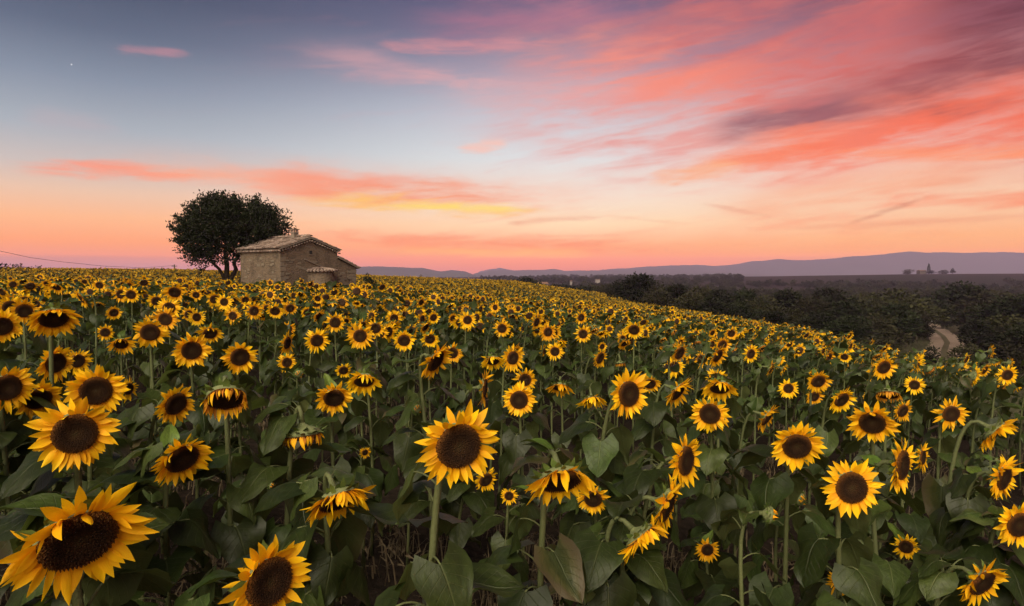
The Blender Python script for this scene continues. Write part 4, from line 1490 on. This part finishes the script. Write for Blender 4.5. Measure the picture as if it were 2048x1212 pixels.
# ------------------------------------------------------------------ the sunflowers one can tell apart
HEROES = [
 # px, py, diameter px, yaw, nod, style, label
 (158, 1082, 285, 14, 32, 'n', 'largest sunflower in the bottom left corner, nodding, petals spread below a wide brown disc'),
 (540, 1165, 205, 32, 8, 'n', 'big sunflower cut by the bottom edge, turned towards its right side'),
 (918, 893, 188, 16, 12, 'n', 'large upright sunflower in the middle with one petal bent across its disc'),
 (150, 868, 162, 0, 10, 'n', 'wide open frontal sunflower above the largest corner bloom'),
 (365, 918, 130, 24, 32, 'n', 'tilted sunflower with curly green bracts above the gap between corner blooms'),
 (192, 782, 118, 0, 14, 'n', 'round frontal sunflower directly behind the wide open one near the left edge'),
 (14, 776, 104, 14, 10, 'n', 'sunflower half cut by the left edge, its dark disc level with the withered one'),
 (76, 798, 98, 14, 32, 'n', 'nodding sunflower tucked beside the one cut by the left edge'),
 (258, 778, 48, 48, 5, 'n', 'small narrow sunflower in half profile behind the round frontal bloom'),
 (112, 726, 82, 34, 12, 'n', 'sunflower turned right with long petals, in front of a smaller twin'),
 (155, 722, 56, 20, 10, 'n', 'smaller twin just behind the sunflower turned right near the left edge'),
 (300, 665, 72, 0, 16, 'n', 'frontal sunflower left of centre overlapping a partner behind it'),
 (383, 701, 76, 4, 12, 'n', 'sunflower with broad petals between the nodding ones in the left rows'),
 (242, 688, 54, 0, 40, 'n', 'small nodding sunflower with petals hanging like a skirt'),
 (107, 637, 90, 4, 46, 'n', 'heavy nodding sunflower with wide dark disc in the left back rows'),
 (420, 667, 54, 4, 36, 'n', 'nodding sunflower above the broad-petalled one in the left rows'),
 (4, 653, 74, 16, 12, 'n', 'sunflower cut by the left edge in the upper rows'),
 (480, 714, 74, 10, 15, 'n', 'sunflower with a green leaf crossing its lower petals'),
 (210, 665, 36, 0, 10, 'n', 'little sunflower between the skirted and the heavy nodding ones'),
 (352, 808, 92, 34, 18, 'n', 'sunflower turned right and half covered by a big leaf'),
 (452, 797, 118, 2, 52, 'w', 'withered sunflower with shrivelled petals curled over its wide dark disc'),
 (48, 622, 58, 4, 20, 'n', 'sunflower at the left edge just left of the heavy nodding one'),
 (20, 614, 52, 10, 16, 'n', 'sunflower overlapping its neighbour by the left edge in the back rows'),
 (606, 872, 108, 20, 84, 'w', 'hanging sunflower facing the soil, pale green back and stubby orange petals'),
 (676, 1002, 135, 26, 54, 'n', 'drooping sunflower with a ruff of green bracts over bunched petals'),
 (728, 762, 70, 0, 46, 'n', 'drooping sunflower with petals hanging evenly under a dark disc'),
 (668, 796, 82, 4, 30, 'n', 'sunflower behind two upright green leaves near the middle'),
 (872, 722, 80, 58, 28, 'n', 'side-turned sunflower hanging from an arched pale stem'),
 (970, 776, 68, 80, 5, 'n', 'narrow sunflower seen edge on above the large middle bloom'),
 (720, 672, 54, 0, 10, 'n', 'frontal sunflower in the row behind, over the drooping one'),
 (808, 681, 50, 0, 18, 'n', 'neat round sunflower with hanging petals left of the side-turned one'),
 (634, 681, 52, 14, 12, 'n', 'sunflower with tall oval disc left of the neat round ones'),
 (670, 645, 44, 4, 10, 'n', 'sunflower between the oval disc and the neat round one, a row back'),
 (574, 725, 40, 10, 8, 'n', 'small open sunflower low among leaves right of the leaf-crossed one'),
 (575, 686, 44, 60, 10, 'n', 'small side-turned sunflower above the small open one'),
 (598, 748, 34, 10, 20, 'b', 'dark green closed bud beneath the small open sunflower'),
 (836, 818, 38, 20, 10, 'b', 'opening bud with yellow tips left above the large middle bloom'),
 (1004, 657, 38, 0, 10, 'n', 'frontal sunflower in the middle back rows, largest of its row'),
 (935, 640, 36, 0, 8, 'n', 'bright round sunflower left of the largest in its back row'),
 (986, 722, 48, 10, 48, 'n', 'nodding sunflower on a hooked stem above the edge-on one'),
 (860, 678, 42, 10, 20, 'n', 'sunflower half behind the hanging side-turned bloom'),
 (905, 706, 46, 4, 14, 'n', 'sunflower just right of the hanging side-turned bloom'),
 (687, 741, 38, 10, 25, 'n', 'small sunflower peeping between drooping ones left of centre'),
 (730, 905, 26, 20, 10, 'n', 'tiny sunflower deep in the shade right of the hanging one'),
 (1018, 992, 38, 0, 10, 'n', 'small low sunflower right of the large middle bloom'),
 (972, 960, 60, 30, 20, 'n', 'sunflower mostly hidden behind the large middle bloom'),
 (1038, 800, 74, 0, 6, 'n', 'frontal sunflower right above the large middle bloom, round disc'),
 (1050, 760, 52, 4, 8, 'n', 'smaller frontal sunflower stacked above the round-disced one'),
 (1258, 788, 104, 40, 0, 'n', 'tall oval sunflower turned right on a straight pale stem'),
 (1026, 716, 56, 34, 5, 'n', 'half-turned sunflower above the two stacked frontal ones'),
 (1420, 828, 84, 0, 10, 'n', 'fully open frontal sunflower right of the middle, beneath a nodding one'),
 (1440, 776, 70, 8, 48, 'n', 'nodding sunflower with wide disc over the fully open one'),
 (1372, 922, 102, 62, 2, 'n', 'upright sunflower in near profile on a thick bent stem'),
 (1122, 962, 150, 18, 52, 'n', 'big drooping sunflower with green bracts like a crown right of the middle bloom'),
 (1186, 998, 74, 0, 20, 'n', 'sunflower partly hidden under the big drooping one'),
 (1335, 1012, 118, 72, 18, 'n', 'upper of two side-on sunflowers on one thick stem, bracts showing'),
 (1282, 1078, 118, 66, 42, 'n', 'lower of two side-on sunflowers, its petals hanging over a leaf'),
 (1415, 1100, 50, 14, 8, 'n', 'small open sunflower low in the shade near the bottom, right of the pair'),
 (1120, 775, 52, 0, 58, 'n', 'small sunflower hanging down in front of its pale stem'),
 (1184, 800, 56, 20, 62, 'n', 'small hanging sunflower left of the tall oval one'),
 (1356, 785, 72, 62, 32, 'n', 'side-on sunflower at the end of an arched stem right of the oval one'),
 (1300, 768, 48, 10, 30, 'n', 'sunflower half behind the tall oval one'),
 (1110, 703, 38, 4, 8, 'n', 'small round frontal sunflower in the middle, alone in its gap'),
 (1096, 664, 38, 20, 6, 'n', 'sunflower with raised petals above the small round one'),
 (1360, 706, 56, 54, 20, 'n', 'side-turned sunflower with dangling petals in the right middle rows'),
 (1436, 712, 50, 60, 25, 'n', 'side-turned sunflower leading the right slope, next to a nodding one'),
 (1535, 836, 66, 70, 28, 'n', 'side-on sunflower with hanging petals right of the fully open one'),
 (1166, 668, 38, 8, 5, 'n', 'sunflower among the middle back rows with upright face'),
 (1502, 708, 40, 40, 10, 'n', 'sunflower on the right slope, half turned, above the side-on ones'),
 (1594, 893, 112, 14, 22, 'n', 'wide sunflower nodding slightly on the right slope, jagged petals'),
 (1704, 976, 128, 26, 2, 'n', 'large bright sunflower facing out on the right, on a long curved stem'),
 (1745, 846, 98, 4, 24, 'n', 'broad sunflower with flat dark disc behind the large bright one'),
 (1805, 930, 104, 72, 2, 'n', 'sunflower in full profile with green back beside the large bright one'),
 (1846, 914, 58, 76, 0, 'n', 'narrow profile sunflower just behind the full profile one'),
 (1903, 828, 68, 30, 8, 'n', 'half-turned sunflower near the right edge with round disc'),
 (1806, 822, 54, 50, 15, 'n', 'sunflower peeking from behind the broad flat-disced one'),
 (1684, 800, 66, 44, 26, 'n', 'tilted sunflower on an arched stem left of the broad one'),
 (1637, 763, 56, 24, 26, 'n', 'tilted sunflower with dark disc higher up the right slope'),
 (1577, 777, 40, 10, 5, 'n', 'small round frontal sunflower on the right slope'),
 (1829, 770, 40, 8, 5, 'n', 'small frontal sunflower above the half-turned one at the right'),
 (1992, 866, 90, 78, 36, 'n', 'hanging sunflower at the right edge showing curled bracts'),
 (2008, 956, 90, 68, 10, 'n', 'profile sunflower at the right edge on a long arched stem'),
 (2040, 1050, 104, 40, 12, 'n', 'sunflower cut by the right edge, only its orange petals showing'),
 (1965, 1166, 122, 56, 24, 'n', 'ragged sunflower in the bottom right corner turned away to the right'),
 (1812, 1094, 54, 10, 6, 'n', 'small sunflower low in the shade under the profile bloom'),
 (1685, 1166, 68, 22, 12, 'n', 'small sunflower at the bottom edge under the large bright one'),
 (1768, 735, 56, 36, 16, 'n', 'sunflower with oval disc in the upper rows of the right slope'),
 (1776, 790, 66, 10, 64, 'w', 'withered nodding sunflower with bare dark disc on the right slope'),
 (2015, 750, 44, 34, 8, 'n', 'sunflower near the right edge in the upper rows'),
 (1540, 1030, 66, 100, 10, 'b', 'large green bud at the stem fork, low on the right'),
 (1603, 1000, 48, 60, 10, 'b', 'green bud left of the large bright sunflower'),
 (1445, 690, 40, 30, 15, 'n', 'sunflower on the upper right slope just behind the leading side-turned one'),
]
hero_px = []
placed = []
hr = random.Random(5)
n_ind = 0
for px, py, D, yaw, nod, style, label in HEROES:
    real = 0.235 * (0.55 + 0.45 * min(1, D / 110)) if D < 110 and py > 880 else 0.235
    if style == 'b':
        real *= .72
    if D > 240: real = 0.27
    depth = real * FPX / D
    for _ in range(30):
        c = at(px, py, depth)
        h = c.z - ground(c.x, c.y)
        lo = 0.75 if D < 70 and py > 880 else 1.12
        if h < lo: depth *= .96
        elif h > 1.72: depth *= 1.04
        else: break
    c = at(px, py, depth)
    real = D * depth / FPX
    real *= 1.05
    if nod >= 44 and style == 'n': real *= 1.15
    if style == 'w': real *= 1.25
    elif yaw >= 58: real *= 1.15
    placed.append((px, py, D, yaw, nod, style, label, c, real, depth))
    HERO_SCREEN.append((px, py, D, depth))
for px, py, D, yaw, nod, style, label, c, real, depth in placed:
    v = -Vector((c.x, c.y, 0)).normalized()
    phi = math.atan2(v.y, v.x) + R(yaw)
    dep = math.atan2(EYE - c.z, math.hypot(c.x, c.y))
    nodw = max(R(nod) - 0.3 * dep * math.cos(R(yaw)), R(-12))
    s = sunflower(c, phi, nodw, real, ground(c.x, c.y), hr, style, D >= 74, 24 if D > 100 else 18 if D > 60 else 12, 1.1)
    tag(s, label, 'sunflower', 'sunflowers of the field')
    hero_px.append((px, py, D, depth, c))
    n_ind += 1

# ------------------------------------------------------------------ rows of the field
fp = random.Random(99)
def field_points():
    out = []
    sp = 0.56
    y = 1.0
    while y < 134:
        s = 0.60 if y < 6.4 or y > 40 else sp
        hw = y * 0.98 + 3.5
        xr = min(float(field_edge(y)), hw)
        x = -hw
        while x < xr:
            xx = x + fp.uniform(-.24, .24)
            yy = y + fp.uniform(-.24, .24)
            x += s
            out.append((xx, yy))
        y += s
    return out
FLD = field_points()
ci, si = math.cos(-HROT), math.sin(-HROT)
def blocked(x, y):
    if 34 < y < 47 and -22 < x < -6:
        lx, ly = (x - HA.x) * ci - (y - HA.y) * si, (x - HA.x) * si + (y - HA.y) * ci
        if -.7 < lx < GW2 + .7 and -1.9 < ly < GL + .7:
            return True
        if math.hypot(x - tb.x, y - tb.y) < 1.0:
            return True
    return False
near, mid_, far_ = [], [], []
for x, y in FLD:
    if blocked(x, y):
        continue
    if y > 9 and mnoise.noise((x * .55, y * .45, 8.0)) < -.5:
        continue
    d = math.hypot(x, y)
    if d < 1.7:
        continue
    if y < 34:
        (near if y < 14 else mid_).append((x, y))
    else:
        far_.append((x, y))
near.sort(key=lambda p: p[1])
def facing(x, y, r):
    view = math.atan2(-y, -x)
    u = x / max(y, 1)
    world_dir = R(-64) if u < 0 else R(-64 + 28 * min(1, u / .6))
    return world_dir + r.gauss(0, R(28))
N_IND = 300
rest = []
ROWS_S, BUDDING = [], []
nr = random.Random(31)
for x, y in near:
    px, py = project((x, y, ground(x, y) + HEAD_H))
    if px < -130 or px > 2190:
        if y > 1.2: rest.append((x, y))          # the rows go on beyond the frame
        continue
    if py > 1300:
        continue
    if any((x - c.x) ** 2 + (y - c.y) ** 2 < .33 ** 2 for *_, c in hero_px):
        continue
    leafy = y < 6.4
    if leafy:
        # under-storey: lower plants whose head is still a bud among the leaves
        if nr.random() < .45: continue
        h = nr.uniform(.6, .95)
    else:
        h = HEAD_H + nr.gauss(0, .11)
    gz = ground(x, y)
    hx, hy = project((x, y, gz + h))
    dia = nr.uniform(.18, .30)
    dpx = dia * FPX / y
    if not leafy and any(y < d_ and abs(hx - p_) < D_ * .5 + dpx * .35 and abs(hy - q_) < D_ * .5 + dpx * .35 for p_, q_, D_, d_, c_ in hero_px):
        continue
    if leafy and any(y < d_ + .3 and abs(hx - p_) < D_ * .5 + 20 and hy < q_ + D_ * .7 for p_, q_, D_, d_, c_ in hero_px):
        continue
    if n_ind >= N_IND:
        rest.append((x, y))
        continue
    hc = Vector((x, y, gz + h))
    if leafy:
        s = sunflower(hc, facing(x, y, nr), R(nr.uniform(0, 50)), .09, gz, nr, 'b', False, 11, nr.uniform(.7, .95))
        BUDDING.append((s, hx, y))
    else:
        rn = abs(nr.gauss(0.2 if x < 1 else .38, .34))
        face = facing(x, y, nr)
        st_ = 'w' if rn > .75 else 'n'
        s = sunflower(hc, face, min(rn, 1.35), dia, gz, nr, st_, False, 11)
        ROWS_S.append((s, hx, y, rn, math.degrees(face - math.atan2(-y, -x)), h, dia))
    n_ind += 1
ZONES = [(330, 'left of the big tree'), (475, 'below the big tree'), (590, 'below the long house wall'), (720, 'below the house gable'),
         (900, 'right of the house'), (1080, 'below the white house'), (1250, 'left of the wood'), (1450, 'below the tallest wood tree'),
         (1700, 'below the wood'), (1850, 'left of the dirt track'), (9999, 'below the dirt track')]
def zone(px):
    return next(z for lim, z in ZONES if px < lim)
def spread_labels(items, group):
    by = {}
    for o, px, text in items:
        by.setdefault(text, []).append((px, o))
    for text, lst in by.items():
        lst.sort(key=lambda q: q[0])
        for k, (px, o) in enumerate(lst):
            t = text if len(lst) == 1 else text + ', ' + ('leftmost' if k == 0 else 'rightmost' if k == len(lst) - 1 else ORD[min(k + 1, 25)] + ' from left')
            tag(o, t, 'sunflower', group)
items = []
for o, px, y, rn, yaw, h, dia in ROWS_S:
    yaw = (yaw + 180) % 360 - 180
    f_ = 'side-on' if abs(yaw) > 58 else 'half-turned' if abs(yaw) > 28 else 'frontal'
    n_ = 'drooping' if rn > .5 else 'nodding' if rn > .22 else 'upright'
    t_ = 'tall ' if h > HEAD_H + .1 else 'low ' if h < HEAD_H - .1 else ''
    r_ = 'nearer rows' if y < 8.2 else 'middle rows' if y < 10 else 'rows farther back'
    items.append((o, px, '%s%s %s sunflower, %s, %s' % (t_, f_, n_, r_, zone(px))))
spread_labels(items, 'sunflowers of the crowded rows')
spread_labels([(o, px, 'low budding leafy plant, %s, %s' % ('at the very front' if y < 3.4 else 'under the front blooms' if y < 5 else 'behind the front blooms', zone(px))) for o, px, y in BUDDING], 'budding plants under the front blooms')
print('individual sunflowers', n_ind, 'left for the mass', len(rest), len(mid_), len(far_))

# plants of the mass: whole plants facing +X, foot at the origin, 1.42 high
def mass_plant(seed, rows=3, npet=30, nleaf=10, lr=(5, 4), disc_n=12):
    r = random.Random(seed)
    nod = R([4, 30, 14, 48, 22, 8, 62, 18, 36, 10, 26, 74, 2, 42, 16, 54][seed % 16])
    rad = r.uniform(.21, .31) / 4.0
    hc = Vector((.1, 0, HEAD_H))
    M, nrm = head_matrix(hc, 0.0, nod, 0.0, rad)
    mb = MB()
    B = hc - nrm * rad * .75
    pts = bezier(Vector((0, 0, -.05)), Vector((r.uniform(-.05, .05), r.uniform(-.05, .05), 1.0)), B - nrm * .2, B, 6)
    mb.tube(pts, [.016, .015, .014, .013, .012, .011, .014], 4, 0, False)
    v, f = revolve([(0.02, .04), (.5, .12), (.85, .11), (1.0, -.05), (1.03, -.2), (.6, -.5), (.15, -.85)], disc_n, .05, seed)
    f = [tuple(reversed(q)) for q in f]
    mb.add([M @ Vector(q) for q in v], f[:3 * disc_n], 2)
    mb.add([M @ Vector(q) for q in v], f[3 * disc_n:], 3)
    lf = r.uniform(.72, 1.12)
    for pm in petal_frames(r, nod, npet + r.randint(-8, 6), 'n'):
        pv, pf, pu = petal_geo(lf * r.uniform(.95, 1.35), r.uniform(.36, .5), R(r.uniform(-25, 28)), r.uniform(-.4, .5), R(r.uniform(-25, 25)), rows)
        mb.add([M @ (pm @ Vector(q)) for q in pv], pf, 1, pu)
    bm_ = MB()
    bract_geo(bm_, r, 14, 1.0, nod)
    mb.add([M @ Vector(q) for q in bm_.v], bm_.f, 4)
    a = r.uniform(0, 6.28)
    for k in range(nleaf):
        t = .28 + .5 * k / (nleaf - 1)
        i = t * 6; i0 = min(int(i), 5)
        p = pts[i0].lerp(pts[i0 + 1], i - i0)
        a += 2.4 + r.uniform(-.4, .4)
        s = r.uniform(.15, .23)
        lv, lf, lu, lm = leaf_geo(R(r.uniform(-60, 25)), R(r.uniform(-60, 0)), r.choice((-.2, .2)), .15, seed * 9 + k, petiole=.5, rows=lr[0], cols=lr[1])
        m = Matrix.Translation(p) @ Matrix.Rotation(a, 4, 'Z') @ Matrix.Scale(s, 4)
        b0 = len(mb.v)
        mb.v += [tuple(m @ Vector(q)) for q in lv]
        mb.f += [tuple(q + b0 for q in ff) for ff in lf]
        mb.m += [5 if q == 0 else 0 for q in lm]
        mb.uv += lu
    return mb.mesh('sunflower_plant', [M_stem, M_petal, M_floret, M_back, M_bract, M_leaf], True)
MASS = [mass_plant(208 + k) for k in range(16)]
def far_plant(seed):
    r = random.Random(seed)
    nod = R(r.choice([0, 15, 30, 55]))
    rad = r.uniform(.15, .215) / 3.75
    hc = Vector((.08, 0, HEAD_H))
    M, nrm = head_matrix(hc, 0.0, nod, 0.0, rad)
    mb = MB()
    mb.tube([(0, 0, 0), (0, 0, .9), (.0, 0, HEAD_H - .05)], .014, 3, 0, False)
    v, f = revolve([(0.02, .1), (.8, .12), (1.0, -.05)], 7, 0, 0)
    mb.add([M @ Vector(q) for q in v], [tuple(reversed(q)) for q in f], 2)
    n = 11
    for k in range(n):
        a0 = 2 * math.pi * (k + r.uniform(-.2, .2)) / n
        w = .30
        L = r.uniform(1.65, 1.95)
        q = [Vector((math.cos(a0 - w) * .95, math.sin(a0 - w) * .95, -.05)), Vector((math.cos(a0 + w) * .95, math.sin(a0 + w) * .95, -.05)),
             Vector((math.cos(a0 + .12) * L, math.sin(a0 + .12) * L, r.uniform(-.25, .45))), Vector((math.cos(a0 - .12) * L, math.sin(a0 - .12) * L, r.uniform(-.25, .45)))]
        mb.add([M @ p for p in q], [(0, 1, 2, 3)], 1)
    a = r.uniform(0, 6)
    for k in range(7):
        a += 2.4
        s = r.uniform(.24, .34)
        p = Vector((0, 0, .85 + .09 * k))
        d = Vector((math.cos(a), math.sin(a), r.uniform(-.7, .2)))
        sd = Vector((-math.sin(a), math.cos(a), 0))
        mb.add([p, p + d * s * .5 + sd * s * .45, p + d * s * 1.1 - Vector((0, 0, s * .4)), p + d * s * .5 - sd * s * .45], [(0, 1, 2, 3)], 3)
    return mb.mesh('far_plant', [M_stem, M_far_petal, M_floret, M_far_leaf], False)
FARP = [far_plant(300 + k) for k in range(8)]

def place_mass(name, pts_, sources, seed, label):
    r = random.Random(seed)
    P, Ro, Sc, Ix = [], [], [], []
    zs = top_rel([p[0] for p in pts_], [p[1] for p in pts_]) - HEAD_H + EYE
    for (x, y), z in zip(pts_, zs):
        P.append((x, y, z - .03))
        Ro.append((r.gauss(0, .05), r.gauss(0, .05), facing(x, y, r)))
        q = r.gauss(1.0, .08)
        Sc.append((q * r.uniform(.9, 1.15), q * r.uniform(.9, 1.15), q))
        Ix.append(r.randrange(len(sources)))
    return tag(scatter(name, P, Ro, Sc, Ix, sources), label, 'sunflowers')
place_mass('sunflower_rows', rest + mid_, MASS, 1, 'crowded mass of small sunflowers running up to the stone house')
place_mass('far_sunflower_field', far_, FARP, 2, 'distant yellow sunflower field rising to the skyline')

# ------------------------------------------------------------------ dry grass and straw on the soil
M_straw = simple('dry_straw', (0.10, 0.075, 0.045), 0.8, 0.4, 5.0)
M_weed = simple('verge_grass', (0.055, 0.052, 0.026), 0.85, 0.4, 3.0)
def tuft(seed, n, h, mat):
    r = random.Random(seed)
    mb = MB()
    for k in range(n):
        a = r.uniform(0, 6.28)
        b0 = Vector((r.gauss(0, .05), r.gauss(0, .05), 0))
        d = Vector((math.cos(a), math.sin(a), 0))
        hh = h * r.uniform(.5, 1.1)
        p1 = b0 + d * hh * .12 + Vector((0, 0, hh * .6))
        p2 = b0 + d * hh * r.uniform(.3, .7) + Vector((0, 0, hh * r.uniform(.7, 1)))
        s = Vector((-d.y, d.x, 0)) * .005
        mb.add([b0 - s, b0 + s, p1 + s, p1 - s, p2], [(0, 1, 2, 3), (3, 2, 4)])
        if k % 3 == 0:
            mb.add([p2, p2 + s * 2.5 + Vector((0, 0, -.02)), p2 + d * .06 + Vector((0, 0, -.035)), p2 - s * 2.5 + Vector((0, 0, -.02))], [(0, 1, 2, 3)])
    return mb.mesh('tuft', [mat], False)
def grass_mass(name, pts_, src, seed, label, s0, s1):
    r = random.Random(seed)
    P = [(x, y, ground(x, y) - .01) for x, y in pts_]
    return tag(scatter(name, P, [(0, 0, r.uniform(0, 6.28)) for _ in P], [(q, q, q) for q in (r.uniform(s0, s1) for _ in P)], [r.randrange(len(src)) for _ in P], src), label, 'grass')
gp = random.Random(8)
pts_ = []
for _ in range(1300):
    y = gp.uniform(1.6, 12)
    x = gp.uniform(-y * .95 - 1, min(y * .95 + 1, 8))
    if mnoise.noise((x * .8, y * .8, 4)) > -.05:
        pts_.append((x, y))
grass_mass('dry_grass', pts_, [tuft(k, 14, .22, M_straw) for k in range(3)], 3, 'dry straw and thin grass on the soil between the stems', .6, 1.3)
pts_ = []
for _ in range(9000):
    y = math.exp(gp.uniform(math.log(11), math.log(125)))
    x = float(field_edge(y)) + gp.uniform(.4, 1.0) * (3 + y * .55) * gp.random()
    if abs(x - np.interp(y, [p[1] for p in trk], [p[0] for p in trk])) < 1.7 and y > 42:
        continue
    pts_.append((x, y))
grass_mass('verge_grass', pts_, [tuft(20 + k, 22, .6, M_weed) for k in range(3)], 4, 'dry verge grass below the field beside the dirt track', .6, 1.5)
# weeds on the left skyline
for i, (px, yt) in enumerate([(4, 527), (15, 530), (27, 529), (42, 527), (58, 533), (78, 533)]):
    d = 92 + i * 2
    x = (px - 1024) / FPX * d
    gz = ground(x, d)
    h = at(px, yt, d).z - gz
    o = empty('tall_weed', (x, d, gz))
    tag(o, 'tall dark weed above the flowers on the left skyline, %s from the picture edge' % ORD[i + 1], 'weed', 'weeds on the left skyline')
    mb = MB()
    r = random.Random(i)
    mb.tube([(0, 0, 0), (r.gauss(0, .05), 0, h * .6), (r.gauss(0, .15), 0, h)], [.05, .04, .015], 5)
    link('stem', mb.mesh('stem', [M_bark]), o)
    cs, ds, ss = [], [], []
    for k in range(46):
        t = r.uniform(.55, 1)
        cs.append((r.gauss(0, .3), r.gauss(0, .2), h * t)); ds.append((r.gauss(0, 1), r.gauss(0, 1), r.gauss(.3, .6))); ss.append(r.uniform(.15, .4))
    v, f = leaf_quads(cs, ds, ss, rng)
    link('foliage', mesh('foliage', v, f, [M_fol], None, False), o)

# ------------------------------------------------------------------ evening haze
hz = bpy.data.materials.new('evening_haze')
hz.use_nodes = True
hz.node_tree.nodes.clear()
H = NT(hz.node_tree)
pv = H.node('ShaderNodeVolumePrincipled')
pv.inputs['Color'].default_value = (0.62, 0.49, 0.80, 1)
pv.inputs['Density'].default_value = HAZE_D
pv.inputs['Anisotropy'].default_value = 0.0
ho = H.node('ShaderNodeOutputMaterial')
hz.node_tree.links.new(pv.outputs[0], ho.inputs['Volume'])
mb = MB()
mb.box(-7800, 7800, -1200, 7800, -40, HAZE_TOP)
tag(link('haze', mb.mesh('haze', [hz], False)), kind='stuff')
